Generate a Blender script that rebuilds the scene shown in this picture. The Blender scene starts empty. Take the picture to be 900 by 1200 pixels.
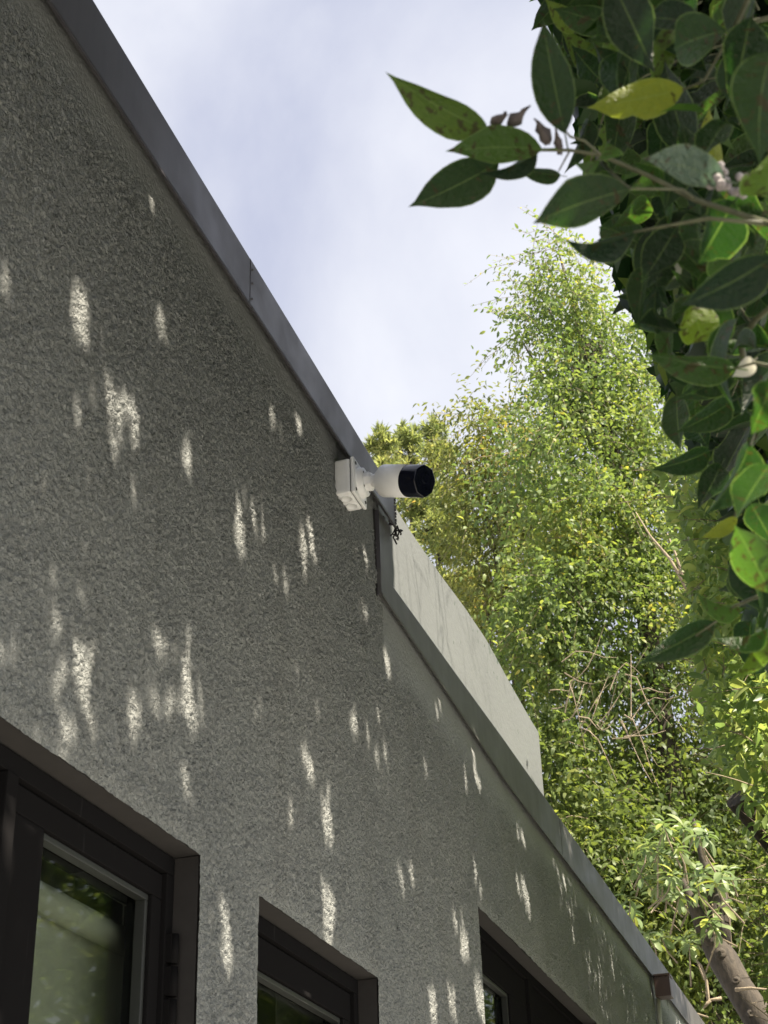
import bpy, bmesh, math, random
import numpy as np
from mathutils import Vector, Matrix, noise as mnoise
random.seed(7); rng = np.random.default_rng(11)
SC = bpy.context.scene
COL = SC.collection

# ---------------------------------------------------------------- camera
CAMX = 1.25
CAM = np.array([CAMX, 0.0, 1.6])
ROT = np.array([[0.950759946717008, 0.17936665450958952, 0.25275111665175665],
                [0.3084210860805384, -0.4672349289130544, -0.8285939626044315],
                [-0.030527976997722167, 0.8657477256416275, -0.4995487145081809]])
FPX = 1800.0
cd = bpy.data.cameras.new("camera")
cam = bpy.data.objects.new("camera", cd); COL.objects.link(cam)
cam.matrix_world = Matrix([[*ROT[0], CAM[0]], [*ROT[1], CAM[1]], [*ROT[2], CAM[2]], [0, 0, 0, 1]])
cd.sensor_fit = 'VERTICAL'; cd.sensor_height = 36.0; cd.lens = FPX / 1200 * 36
cd.clip_start = 0.02; cd.clip_end = 2000
cd.dof.use_dof = True; cd.dof.focus_distance = 4.6; cd.dof.aperture_fstop = 15
SC.camera = cam

# ---------------------------------------------------------------- sun, sky, exposure
SUN = np.array([0.53, -0.22, 0.82]); SUN /= np.linalg.norm(SUN)     # towards the sun
sl = bpy.data.lights.new("sun", 'SUN'); sl.energy = 5.0; sl.angle = math.radians(0.6); sl.color = (1.0, 0.89, 0.72)
so = bpy.data.objects.new("sun", sl); COL.objects.link(so)
so.rotation_euler = Vector(SUN).to_track_quat('Z', 'Y').to_euler(); so.location = (8, -3, 15)
W = bpy.data.worlds.new("World"); SC.world = W; W.use_nodes = True
nt = W.node_tree; nt.nodes.clear()
def wn(t, **k):
    n = nt.nodes.new(t)
    for a, b in k.items(): setattr(n, a, b)
    return n
sky = wn('ShaderNodeTexSky', sky_type='NISHITA', sun_disc=False)
sky.sun_elevation = math.asin(SUN[2]); sky.sun_rotation = math.atan2(SUN[0], SUN[1])
sky.dust_density = 2.0
tc = wn('ShaderNodeTexCoord')
nz = wn('ShaderNodeTexNoise'); nz.inputs['Scale'].default_value = 2.6; nz.inputs['Detail'].default_value = 7; nz.inputs['Roughness'].default_value = .52
nz.inputs['Distortion'].default_value = .35
rmp = wn('ShaderNodeValToRGB'); e = rmp.color_ramp.elements
e[0].position = .36; e[0].color = (4.0, 4.2, 5.2, 1); e[1].position = .66; e[1].color = (6.7, 6.75, 7.1, 1)
mx = wn('ShaderNodeMix', data_type='RGBA'); mx.inputs[0].default_value = .86
bg = wn('ShaderNodeBackground'); bg.inputs[1].default_value = .05
wo = wn('ShaderNodeOutputWorld')
L = nt.links.new
L(tc.outputs['Generated'], nz.inputs['Vector']); L(nz.outputs[0], rmp.inputs[0])
L(sky.outputs[0], mx.inputs[6]); L(rmp.outputs[0], mx.inputs[7]); L(mx.outputs[2], bg.inputs[0]); L(bg.outputs[0], wo.inputs[0])
SC.view_settings.view_transform = 'Standard'; SC.view_settings.look = 'None'
SC.view_settings.exposure = 1.7; SC.view_settings.gamma = 1.0
SC.cycles.max_bounces = 8; SC.cycles.transparent_max_bounces = 12; SC.cycles.transmission_bounces = 8

# ---------------------------------------------------------------- helpers
def ray(px, py):
    return ROT @ np.array([(px - 450) / FPX, -(py - 600) / FPX, -1.0])
def onx(px, py, x=0.0):                       # where the sight line meets the plane of a wall
    r = ray(px, py); return CAM + r * ((x - CAM[0]) / r[0])
def ony(px, py, y):                           # where it meets a given distance down the path
    r = ray(px, py); return CAM + r * ((y - CAM[1]) / r[1])
def proj(P):
    c = (np.asarray(P) - CAM) @ ROT
    d = -c[..., 2]
    dd = np.where(np.abs(d) < 1e-6, 1e-6, d)
    return 450 + FPX * c[..., 0] / dd, 600 - FPX * c[..., 1] / dd, d

def unit(v):
    v = np.asarray(v, float); return v / (np.linalg.norm(v, axis=-1, keepdims=True) + 1e-12)

def thing(name, label, cat, loc=(0, 0, 0), group=None):
    o = bpy.data.objects.new(name, None); o.empty_display_size = .1; COL.objects.link(o); o.location = loc
    o['label'] = label; o['category'] = cat
    if group: o['group'] = group
    return o
def link(name, me, mat=None, parent=None, kind=None):
    """mesh is in world coordinates; parenting keeps it there"""
    o = bpy.data.objects.new(name, me); COL.objects.link(o)
    if mat is not None and not me.materials: me.materials.append(mat)
    if parent is not None:
        o.parent = parent
        p, off = parent, Vector((0, 0, 0))
        while p is not None:
            off += p.location; p = p.parent
        o.location = -off
    if kind: o['kind'] = kind
    return o

class MB:
    """collects shapes into one mesh"""
    def __init__(s): s.v = []; s.f = []; s.sm = []
    def add(s, vs, fs, smooth=False):
        b = len(s.v); s.v += [tuple(map(float, v)) for v in vs]
        s.f += [tuple(i + b for i in f) for f in fs]; s.sm += [smooth] * len(fs)
    def box(s, a, b, M=None):
        x0, y0, z0 = a; x1, y1, z1 = b
        vs = [(x0, y0, z0), (x1, y0, z0), (x1, y1, z0), (x0, y1, z0), (x0, y0, z1), (x1, y0, z1), (x1, y1, z1), (x0, y1, z1)]
        if M is not None: vs = [M @ Vector(v) for v in vs]
        s.add(vs, [(0, 3, 2, 1), (4, 5, 6, 7), (0, 1, 5, 4), (1, 2, 6, 5), (2, 3, 7, 6), (3, 0, 4, 7)])
    def tube(s, pts, rad, n=6, caps=True, smooth=True):
        pts = [np.asarray(p, float) for p in pts]
        if np.isscalar(rad): rad = [rad] * len(pts)
        vs = []; up = None
        for i, p in enumerate(pts):
            t = pts[min(i + 1, len(pts) - 1)] - pts[max(i - 1, 0)]
            t = t / (np.linalg.norm(t) + 1e-9)
            if up is None: up = np.array([0, 0, 1.]) if abs(t[2]) < .9 else np.array([1., 0, 0])
            u = np.cross(t, up); u /= np.linalg.norm(u) + 1e-9; w = np.cross(u, t); up = w
            for k in range(n):
                a = 2 * math.pi * k / n
                vs.append(p + rad[i] * (math.cos(a) * u + math.sin(a) * w))
        fs = []
        for i in range(len(pts) - 1):
            for k in range(n):
                k2 = (k + 1) % n
                fs.append((i * n + k, i * n + k2, (i + 1) * n + k2, (i + 1) * n + k))
        s.add(vs, fs, smooth)
        if caps:
            b = len(s.v) - len(vs)
            s.f.append(tuple(b + k for k in range(n))[::-1]); s.f.append(tuple(b + (len(pts) - 1) * n + k for k in range(n))); s.sm += [False, False]
    def lathe(s, prof, o, ax, n=40, smooth=True, closed=False):
        """prof: (distance along axis, radius)"""
        ax = unit(ax); a = unit(np.cross(ax, [0, 0, 1.] if abs(ax[2]) < .95 else [0, 1., 0])); b = np.cross(a, ax)
        vs = []
        for t, r in prof:
            for k in range(n):
                g = 2 * math.pi * k / n
                vs.append(np.asarray(o) + ax * t + r * (math.cos(g) * a + math.sin(g) * b))
        fs = [(i * n + k, (i + 1) * n + k, (i + 1) * n + (k + 1) % n, i * n + (k + 1) % n) for i in range(len(prof) - 1) for k in range(n)]
        s.add(vs, fs, smooth)
    def extrude_y(s, prof, y0, y1, nseg=1, fz=None, caps=True):
        """closed profile of (x, z) swept along y; fz(y, x, z) returns moved z"""
        n = len(prof); vs = []
        for i in range(nseg + 1):
            y = y0 + (y1 - y0) * i / nseg
            for x, z in prof:
                vs.append((x, y, fz(y, x, z) if fz else z))
        fs = [(i * n + k, i * n + (k + 1) % n, (i + 1) * n + (k + 1) % n, (i + 1) * n + k) for i in range(nseg) for k in range(n)]
        s.add(vs, fs)
        if caps:
            b = len(s.v) - len(vs)
            s.f.append(tuple(b + k for k in range(n))[::-1]); s.f.append(tuple(b + nseg * n + k for k in range(n))); s.sm += [False, False]
    def mesh(s, name, mat=None, bevel=0):
        me = bpy.data.meshes.new(name); me.from_pydata(s.v, [], s.f)
        me.polygons.foreach_set('use_smooth', s.sm)
        if bevel or True:
            bm = bmesh.new(); bm.from_mesh(me)
            bmesh.ops.recalc_face_normals(bm, faces=bm.faces)
            if bevel:
                bmesh.ops.bevel(bm, geom=[e for e in bm.edges if len(e.link_faces) == 2 and e.calc_face_angle(0) > .6], offset=bevel, segments=2, affect='EDGES', profile=.6)
            bm.to_mesh(me); bm.free()
        if mat: me.materials.append(mat)
        return me
    def build(s, name, mat, parent=None, bevel=0, kind=None):
        return link(name, s.mesh(name, mat, bevel), None, parent, kind)

# ---------------------------------------------------------------- materials
def mat(name):
    m = bpy.data.materials.new(name); m.use_nodes = True
    t = m.node_tree; t.nodes.clear()
    out = t.nodes.new('ShaderNodeOutputMaterial'); b = t.nodes.new('ShaderNodeBsdfPrincipled')
    t.links.new(b.outputs[0], out.inputs[0])
    return m, t, b, out
def N(t, typ, **k):
    n = t.nodes.new(typ)
    for a, v in k.items():
        if isinstance(a, str) and a.startswith('i_'): n.inputs[a[2:].replace('_', ' ')].default_value = v
        else: setattr(n, a, v)
    return n
def ramp(t, src, stops):
    r = t.nodes.new('ShaderNodeValToRGB'); el = r.color_ramp.elements
    while len(el) < len(stops): el.new(.5)
    for q, (p, c) in zip(el, stops):
        q.position = p; q.color = (*c, 1) if len(c) == 3 else c
    t.links.new(src, r.inputs[0]); return r
def noise(t, scale, detail=3, rough=.5, dist=0, vec=None):
    n = N(t, 'ShaderNodeTexNoise'); n.inputs['Scale'].default_value = scale; n.inputs['Detail'].default_value = detail
    n.inputs['Roughness'].default_value = rough; n.inputs['Distortion'].default_value = dist
    if vec is not None: t.links.new(vec, n.inputs['Vector'])
    return n
def mapping(t, scale=(1, 1, 1)):
    c = N(t, 'ShaderNodeTexCoord'); m = N(t, 'ShaderNodeMapping'); m.inputs['Scale'].default_value = scale
    t.links.new(c.outputs['Object'], m.inputs[0]); return m.outputs[0]
def mathn(t, op, a, b=None, c=None):
    m = N(t, 'ShaderNodeMath', operation=op)
    for i, q in enumerate((a, b, c)):
        if q is None: continue
        if isinstance(q, (int, float)): m.inputs[i].default_value = q
        else: t.links.new(q, m.inputs[i])
    return m.outputs[0]
def mixc(t, f, a, b, mode='MIX'):
    m = N(t, 'ShaderNodeMix', data_type='RGBA', blend_type=mode)
    for i, q in ((0, f), (6, a), (7, b)):
        if isinstance(q, (int, float)): m.inputs[i].default_value = q
        elif isinstance(q, tuple): m.inputs[i].default_value = (*q, 1)
        else: t.links.new(q, m.inputs[i])
    return m.outputs[2]

def stucco():
    m, t, b, out = mat('grey_stucco')
    v = mapping(t)
    sep = N(t, 'ShaderNodeSeparateXYZ'); t.links.new(v, sep.inputs[0])
    n1 = noise(t, 1.4, 5, .6, .3, v); n2 = noise(t, 0.5, 3, .5, .2, mapping(t, (1, 1, .35))); n3 = noise(t, 120, 3, .7, .4, v); n4 = noise(t, 3.2, 4, .65, .3, mapping(t, (1, 1.6, .12)))
    c = ramp(t, n1.outputs[0], [(.3, (.226, .240, .238)), (.55, (.262, .275, .270)), (.75, (.290, .298, .288))]).outputs[0]
    c = mixc(t, mathn(t, 'MULTIPLY', n2.outputs[0], .35), c, (.215, .223, .216))
    c = mixc(t, ramp(t, n3.outputs[0], [(.5, (0, 0, 0)), (.72, (.26, .26, .26))]).outputs[0], c, (.50, .50, .47))
    c = mixc(t, ramp(t, n3.outputs[0], [(.28, (.5, .5, .5)), (.46, (0, 0, 0))]).outputs[0], c, (.17, .175, .165))
    c = mixc(t, ramp(t, n4.outputs[0], [(.52, (0, 0, 0)), (.72, (.4, .4, .4))]).outputs[0], c, (.20, .205, .19))
    # smoother trowelled band below each coping
    band_hi = ramp(t, mathn(t, 'ADD', sep.outputs[2], mathn(t, 'MULTIPLY', noise(t, 9, 2, .5, 0, v).outputs[0], .08)), [(0, (1, 1, 1)), (1, (0, 0, 0))])
    band_hi.inputs[0].default_value = 0
    zz = mathn(t, 'ADD', sep.outputs[2], mathn(t, 'MULTIPLY', noise(t, 7, 2, .5, 0, v).outputs[0], .10))
    upper = N(t, 'ShaderNodeMapRange'); upper.inputs[1].default_value = 3.93; upper.inputs[2].default_value = 4.05; t.links.new(zz, upper.inputs[0])
    lower = N(t, 'ShaderNodeMapRange'); lower.inputs[1].default_value = 3.50; lower.inputs[2].default_value = 3.62; t.links.new(zz, lower.inputs[0])
    isfar = mathn(t, 'GREATER_THAN', sep.outputs[1], 4.05)
    band = mathn(t, 'MAXIMUM', upper.outputs[0], mathn(t, 'MULTIPLY', lower.outputs[0], isfar))
    c = mixc(t, mathn(t, 'MULTIPLY', band, .5), c, (.262, .270, .270))
    t.links.new(c, b.inputs['Base Color']); b.inputs['Roughness'].default_value = .82
    b.inputs['Specular IOR Level'].default_value = .35
    w = noise(t, 95, 3, .62, 1.2, v); vo = N(t, 'ShaderNodeTexVoronoi', feature='SMOOTH_F1'); vo.inputs['Scale'].default_value = 120; t.links.new(v, vo.inputs['Vector'])
    h = mathn(t, 'ADD', mathn(t, 'MULTIPLY', w.outputs[0], 1.5), mathn(t, 'MULTIPLY', vo.outputs[0], -.7))
    h = mathn(t, 'MULTIPLY', h, mathn(t, 'SUBTRACT', 1.0, mathn(t, 'MULTIPLY', band, .78)))
    h2 = mathn(t, 'ADD', h, mathn(t, 'MULTIPLY', noise(t, 12, 2, .5, 0, v).outputs[0], .5))
    bp = N(t, 'ShaderNodeBump'); bp.inputs['Strength'].default_value = 1.0; bp.inputs['Distance'].default_value = .010
    t.links.new(h2, bp.inputs['Height']); t.links.new(bp.outputs[0], b.inputs['Normal'])
    return m
def painted_metal(name, c0, c1, rough=.38, metal=.0, streak=True, bump=.0006, spec=.5):
    m, t, b, out = mat(name)
    v = mapping(t, (6, 6, .7)); v2 = mapping(t)
    n = noise(t, 3, 5, .6, .2, v); n2 = noise(t, 5, 4, .6, .2, v2)
    f = mathn(t, 'ADD', mathn(t, 'MULTIPLY', n.outputs[0], .6 if streak else .1), mathn(t, 'MULTIPLY', n2.outputs[0], .4))
    c = ramp(t, f, [(.32, c0), (.68, c1)]).outputs[0]
    sc = noise(t, 14, 3, .7, 0, mapping(t, (3, 3, .25)))
    c = mixc(t, ramp(t, sc.outputs[0], [(.66, (0, 0, 0)), (.74, (.35, .35, .35))]).outputs[0], c, tuple(min(1, q * 2.2) for q in c1))
    t.links.new(c, b.inputs['Base Color']); b.inputs['Metallic'].default_value = metal
    t.links.new(ramp(t, n2.outputs[0], [(.3, (rough - .08,) * 3), (.7, (rough + .1,) * 3)]).outputs[0], b.inputs['Roughness'])
    b.inputs['Specular IOR Level'].default_value = spec
    bp = N(t, 'ShaderNodeBump'); bp.inputs['Distance'].default_value = bump; bp.inputs['Strength'].default_value = .6
    t.links.new(noise(t, 5, 2, .5, 0, v2).outputs[0], bp.inputs['Height']); t.links.new(bp.outputs[0], b.inputs['Normal'])
    return m
def plain(name, c, rough=.5, var=.12, scale=30, metal=0, spec=.5, coat=0):
    m, t, b, out = mat(name)
    n = noise(t, scale, 4, .6, 0, mapping(t))
    t.links.new(ramp(t, n.outputs[0], [(.3, tuple(q * (1 - var) for q in c)), (.7, tuple(min(1, q * (1 + var)) for q in c))]).outputs[0], b.inputs['Base Color'])
    b.inputs['Roughness'].default_value = rough; b.inputs['Metallic'].default_value = metal; b.inputs['Specular IOR Level'].default_value = spec
    b.inputs['Coat Weight'].default_value = coat
    return m
def pale_wall():
    m, t, b, out = mat('pale_grey_paint')
    v = mapping(t)
    n1 = noise(t, 2.2, 5, .6, .2, v); st = noise(t, 7, 4, .6, 0, mapping(t, (.05, 1.1, .10)))
    c = ramp(t, n1.outputs[0], [(.3, (.138, .150, .156)), (.7, (.154, .167, .172))]).outputs[0]
    c = mixc(t, ramp(t, st.outputs[0], [(.45, (0, 0, 0)), (.8, (.10, .10, .10))]).outputs[0], c, (.128, .139, .144))
    # chips of old dark green paint showing through near the top edge
    sep = N(t, 'ShaderNodeSeparateXYZ'); t.links.new(v, sep.inputs[0])
    ch = noise(t, 17, 3, .6, .6, mapping(t, (1, 1, .55))); hi = N(t, 'ShaderNodeMapRange'); hi.inputs[1].default_value = 4.12; hi.inputs[2].default_value = 4.42
    t.links.new(sep.outputs[2], hi.inputs[0])
    yy = N(t, 'ShaderNodeMapRange'); yy.inputs[1].default_value = 5.0; yy.inputs[2].default_value = 5.9; t.links.new(sep.outputs[1], yy.inputs[0])
    f = mathn(t, 'MULTIPLY', mathn(t, 'MULTIPLY', hi.outputs[0], yy.outputs[0]), .17)
    f = mathn(t, 'GREATER_THAN', mathn(t, 'ADD', ch.outputs[0], f), .705)
    c = mixc(t, mathn(t, 'MULTIPLY', f, .8), c, (.05, .075, .062))
    t.links.new(c, b.inputs['Base Color']); b.inputs['Roughness'].default_value = .7
    bp = N(t, 'ShaderNodeBump'); bp.inputs['Distance'].default_value = .004; bp.inputs['Strength'].default_value = .5
    t.links.new(noise(t, 40, 3, .6, 0, v).outputs[0], bp.inputs['Height']); t.links.new(bp.outputs[0], b.inputs['Normal'])
    return m
def leaf_mat(name, cols, trans, rough=.42, veins=False, spec=.5, tmix=.4, random_src='attr'):
    """cols: ramp stops of base colour over a per-leaf random; trans: transmitted colour multiplier"""
    m, t, b, out = mat(name)
    if random_src == 'attr':
        a = N(t, 'ShaderNodeAttribute', attribute_name='tint'); src = a.outputs['Fac']
    else:
        a = N(t, 'ShaderNodeObjectInfo'); src = a.outputs['Random']
    c = ramp(t, src, cols).outputs[0]
    if veins:
        uv = N(t, 'ShaderNodeUVMap'); s = N(t, 'ShaderNodeSeparateXYZ'); t.links.new(uv.outputs[0], s.inputs[0])
        au = mathn(t, 'ABSOLUTE', s.outputs[0])
        mid = mathn(t, 'LESS_THAN', au, .035)
        edge = mathn(t, 'GREATER_THAN', au, .94)
        # side veins run out and forward from the midrib
        sv = mathn(t, 'FRACT', mathn(t, 'MULTIPLY', mathn(t, 'SUBTRACT', s.outputs[1], mathn(t, 'MULTIPLY', au, .16)), 13.0))
        svl = mathn(t, 'MULTIPLY', mathn(t, 'LESS_THAN', mathn(t, 'ABSOLUTE', mathn(t, 'SUBTRACT', sv, .5)), .04), .03)
        f = mathn(t, 'MAXIMUM', mathn(t, 'MAXIMUM', mathn(t, 'MULTIPLY', mid, .26), mathn(t, 'MULTIPLY', edge, .34)), svl)
        blot = noise(t, 22, 3, .6, 0, mapping(t))
        c = mixc(t, ramp(t, blot.outputs[0], [(.45, (0, 0, 0)), (.75, (.5, .5, .5))]).outputs[0], c, mixc(t, 1.0, c, (1.35, 1.2, .8), 'MULTIPLY'))
        c = mixc(t, f, c, (.20, .27, .11))
        sp = noise(t, 9, 2, .5, 0, mapping(t, (1.3, 1, 1)))
        c = mixc(t, ramp(t, mathn(t, 'ADD', sp.outputs[0], mathn(t, 'MULTIPLY', src, .12)), [(.70, (0, 0, 0)), (.73, (.8, .8, .8))]).outputs[0], c, (.035, .026, .012))
        bv = N(t, 'ShaderNodeBump'); bv.inputs['Strength'].default_value = .5; bv.inputs['Distance'].default_value = .02
        t.links.new(mathn(t, 'ADD', mathn(t, 'MULTIPLY', svl, -6.0), mathn(t, 'ADD', mathn(t, 'MULTIPLY', mid, -.6), mathn(t, 'MULTIPLY', noise(t, 14, 3, .6, 0, mapping(t)).outputs[0], .9))), bv.inputs['Height']); t.links.new(bv.outputs[0], b.inputs['Normal'])
    t.links.new(c, b.inputs['Base Color']); b.inputs['Roughness'].default_value = rough; b.inputs['Specular IOR Level'].default_value = spec
    tr = N(t, 'ShaderNodeBsdfTranslucent'); t.links.new(mixc(t, 1.0, c, trans, 'MULTIPLY'), tr.inputs[0])
    ms = N(t, 'ShaderNodeMixShader'); ms.inputs[0].default_value = tmix
    t.links.new(b.outputs[0], ms.inputs[1]); t.links.new(tr.outputs[0], ms.inputs[2]); t.links.new(ms.outputs[0], out.inputs[0])
    return m
def bark(name, c0, c1, scale=30):
    m, t, b, out = mat(name)
    n = noise(t, scale, 6, .65, .6, mapping(t, (1, 1, .45)))
    t.links.new(ramp(t, n.outputs[0], [(.3, c0), (.7, c1)]).outputs[0], b.inputs['Base Color']); b.inputs['Roughness'].default_value = .85
    bp = N(t, 'ShaderNodeBump'); bp.inputs['Distance'].default_value = .010; bp.inputs['Strength'].default_value = .9
    t.links.new(n.outputs[0], bp.inputs['Height']); t.links.new(bp.outputs[0], b.inputs['Normal'])
    return m
def glass_mat():
    m, t, b, out = mat('window_glass'); t.nodes.remove(b)
    g = N(t, 'ShaderNodeBsdfGlossy'); g.inputs['Roughness'].default_value = .015; g.inputs['Color'].default_value = (.92, .96, .93, 1)
    tr = N(t, 'ShaderNodeBsdfTransparent'); tr.inputs[0].default_value = (.78, .81, .77, 1)
    lw = N(t, 'ShaderNodeLayerWeight'); lw.inputs[0].default_value = .5
    fr = mathn(t, 'ADD', mathn(t, 'MULTIPLY', mathn(t, 'POWER', lw.outputs['Facing'], 5.0), .38), .035)
    ms = N(t, 'ShaderNodeMixShader'); t.links.new(fr, ms.inputs[0]); t.links.new(tr.outputs[0], ms.inputs[1]); t.links.new(g.outputs[0], ms.inputs[2]); t.links.new(ms.outputs[0], out.inputs[0])
    return m

M_STUCCO = stucco()
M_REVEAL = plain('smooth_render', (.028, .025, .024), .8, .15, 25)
M_COPING = painted_metal('dark_bronze_coping', (.066, .063, .074), (.098, .094, .108), .36, .0)
M_COPING2 = painted_metal('dark_green_grey_coping', (.072, .070, .072), (.108, .106, .106), .45, .0)
M_FRAME = painted_metal('bronze_window_frame', (.012, .0115, .012), (.019, .018, .0185), .65, .0, False, .0006, .0)
M_BEAD = plain('glazing_bead', (.022, .024, .022), .5, .1)
M_GLASS = glass_mat()
M_PALE = pale_wall()
M_ROOM = plain('room_paint', (.34, .34, .31), .9, .05, 3)
M_BLIND = plain('blind_fabric', (.36, .36, .32), .9, .06, 300)
M_WHITE = plain('white_camera_plastic', (.82, .82, .82), .38, .03, 40)
M_BLACK = plain('dark_camera_glass', (.004, .005, .012), .16, .1, 10, spec=.4)
M_GASKET = plain('dark_gap', (.03, .03, .03), .7)
M_BROWN = painted_metal('brown_metal', (.085, .050, .043), (.13, .08, .068), .4, .1, False)
M_CONC = plain('concrete', (.30, .29, .27), .9, .2, 6)
M_ROOF = plain('roof_membrane', (.28, .28, .27), .9, .15, 3)
M_SOIL = plain('bounce_ground', (.31, .325, .33), .95, .25, 2.5)  # ground out of view, coloured pale to bounce light onto the wall
M_BARK = bark('grey_brown_bark', (.024, .020, .016), (.080, .064, .048))
M_TWIG = bark('pale_twig_bark', (.20, .155, .105), (.34, .28, .20), 60)
M_STEM = plain('green_brown_twig', (.10, .105, .06), .6, .3, 60)
M_BUD = plain('withered_bud', (.085, .07, .07), .75, .4, 120)

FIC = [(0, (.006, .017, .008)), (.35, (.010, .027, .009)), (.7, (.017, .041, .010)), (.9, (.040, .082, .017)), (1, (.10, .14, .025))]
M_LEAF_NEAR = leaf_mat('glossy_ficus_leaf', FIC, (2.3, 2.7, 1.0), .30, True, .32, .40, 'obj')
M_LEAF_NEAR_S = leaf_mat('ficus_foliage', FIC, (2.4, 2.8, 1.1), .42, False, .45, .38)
M_LEAF_YEL = leaf_mat('yellowing_leaf', [(0, (.16, .20, .022)), (1, (.21, .24, .026))], (1.9, 1.9, .9), .4, True, .4, .42, 'obj')
M_LEAF_TEAL = leaf_mat('sky_sheen_leaf', [(0, (.075, .120, .095)), (1, (.09, .14, .11))], (1.2, 1.4, 1.1), .3, True, .7, .2, 'obj')  # sky reflection put into this leaf's pale blue-green colour
M_LEAF_GLARE = leaf_mat('glare_white_leaf', [(0, (.55, .54, .47)), (1, (.62, .60, .53))], (1, 1, .9), .5, False, .5, .45, 'obj')  # near-white colour stands in for glare and sky between the leaves
LIME = [(0, (.088, .145, .052)), (.4, (.142, .208, .070)), (.75, (.195, .262, .085)), (1, (.27, .31, .10))]
M_LEAF_LIME = leaf_mat('lime_new_leaf', LIME, (2.1, 2.0, 1.3), .42, False, .45, .45, 'obj')
M_LEAF_LIME_S = leaf_mat('lime_foliage', LIME, (2.1, 2.0, 1.3), .42, False, .45, .45)
OLV = [(0, (.075, .118, .048)), (.35, (.118, .168, .060)), (.7, (.170, .215, .075)), (.9, (.210, .238, .070)), (1, (.29, .27, .08))]
M_LEAF_TALL = leaf_mat('olive_ficus_foliage', OLV, (2.0, 2.0, .9), .5, False, .3, .42)
M_LEAF_OLD = leaf_mat('mixed_olive_foliage', [(0, (.075, .100, .034)), (.5, (.130, .150, .050)), (.9, (.20, .20, .065)), (1, (.26, .20, .07))], (2.0, 1.9, .9), .5, False, .3, .45)
M_NEEDLE = leaf_mat('yellow_green_needles', [(0, (.17, .22, .09)), (.6, (.24, .28, .12)), (1, (.32, .32, .14))], (2.0, 1.9, 1.2), .55, False, .3, .5)  # needles paled in colour to stand for bright haze
SAGE = [(0, (.10, .150, .060)), (.5, (.16, .215, .090)), (.85, (.20, .25, .115)), (1, (.36, .38, .06))]
M_LEAF_SAGE = leaf_mat('sage_green_leaf', SAGE, (1.5, 1.6, .9), .45, False, .4, .3, 'obj')
M_LEAF_SAGE_S = leaf_mat('sage_foliage', SAGE, (1.4, 1.6, .9), .4, False, .5, .3)
M_LEAF_DARK = leaf_mat('understory_foliage', [(0, (.065, .098, .036)), (.6, (.118, .155, .048)), (1, (.20, .22, .06))], (2.0, 2.0, 1.0), .5, False, .3, .42)  # the understory leaves' own mid greens

# ---------------------------------------------------------------- ground
def sheet(name, x0, x1, y0, y1, z, m):
    mb = MB(); mb.add([(x0, y0, z), (x1, y0, z), (x1, y1, z), (x0, y1, z)], [(0, 1, 2, 3)])
    return mb.build(name, m, None, 0, 'structure')
sheet('ground', -300, 300, -300, 300, 0, M_SOIL)
sheet('path', 0.05, 1.9, -6, 16, .006, M_CONC)

# ---------------------------------------------------------------- building
YS = 4.033          # parapet steps down here
YA, YE = -4.0, 11.3
bld = thing('stucco_building', 'dark grey rough stucco building with bronze windows and a stepped metal coping', 'building', (0, YS, 0))
HZ = 2.553; H3 = 3.03
WIN = [(0.75, 2.757, .25, HZ), (3.066, 3.897, .25, HZ), (5.03, 7.10, .12, H3)]
def top(y): return 4.08 if y <= YS else 3.70
LAT = np.random.default_rng(5).random((4, 1024, 1024))
def vnoise(y, z, cell, k):
    """smooth value noise over the wall plane"""
    a, b = y / cell + 37.3 * k, z / cell + 11.7 * k
    i, j = np.floor(a).astype(int), np.floor(b).astype(int); fa, fb = a - i, b - j
    fa = fa * fa * (3 - 2 * fa); fb = fb * fb * (3 - 2 * fb); g = LAT[k % 4]
    q = lambda u, v: g[(i + u) % 1024, (j + v) % 1024]
    return (q(0, 0) * (1 - fa) + q(1, 0) * fa) * (1 - fb) + (q(0, 1) * (1 - fa) + q(1, 1) * fa) * fb
def stucco_height(y, z):
    """thrown stucco: worm-like ridges and grains, trowelled flatter under the copings"""
    near_ = np.full_like(y, 1.0)
    for a_, b_, c_, d_ in WIN:
        dd_ = np.hypot(np.maximum(np.maximum(a_ - y, y - b_), 0), np.maximum(np.maximum(c_ - z, z - d_), 0)); near_ = np.minimum(near_, np.clip(dd_ / .035, .15, 1))
    r1 = y * .9 + z * .44; r2 = -y * .44 + z * .9
    w1 = 1 - np.abs(2 * vnoise(y + .004 * vnoise(y, z, .02, 3), z, .0105, 0) - 1); w2 = 1 - np.abs(2 * vnoise(r1, r2, .008, 1) - 1)
    g = vnoise(r2, r1, .006, 2); big = vnoise(y, z, .07, 3)
    band = np.where(y < YS, np.clip((z + .03 * vnoise(y, z, .12, 1) - 3.90) / .12, 0, 1), np.clip((z + .03 * vnoise(y, z, .12, 1) - 3.50) / .13, 0, 1))
    return near_ * (.0044 * w1 * w2 + .0036 * w2 ** 2 + .0030 * g) * (.65 + .7 * big) * (1 - .82 * band) + .004 * (vnoise(y, z, .35, 2) - .5)
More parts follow.
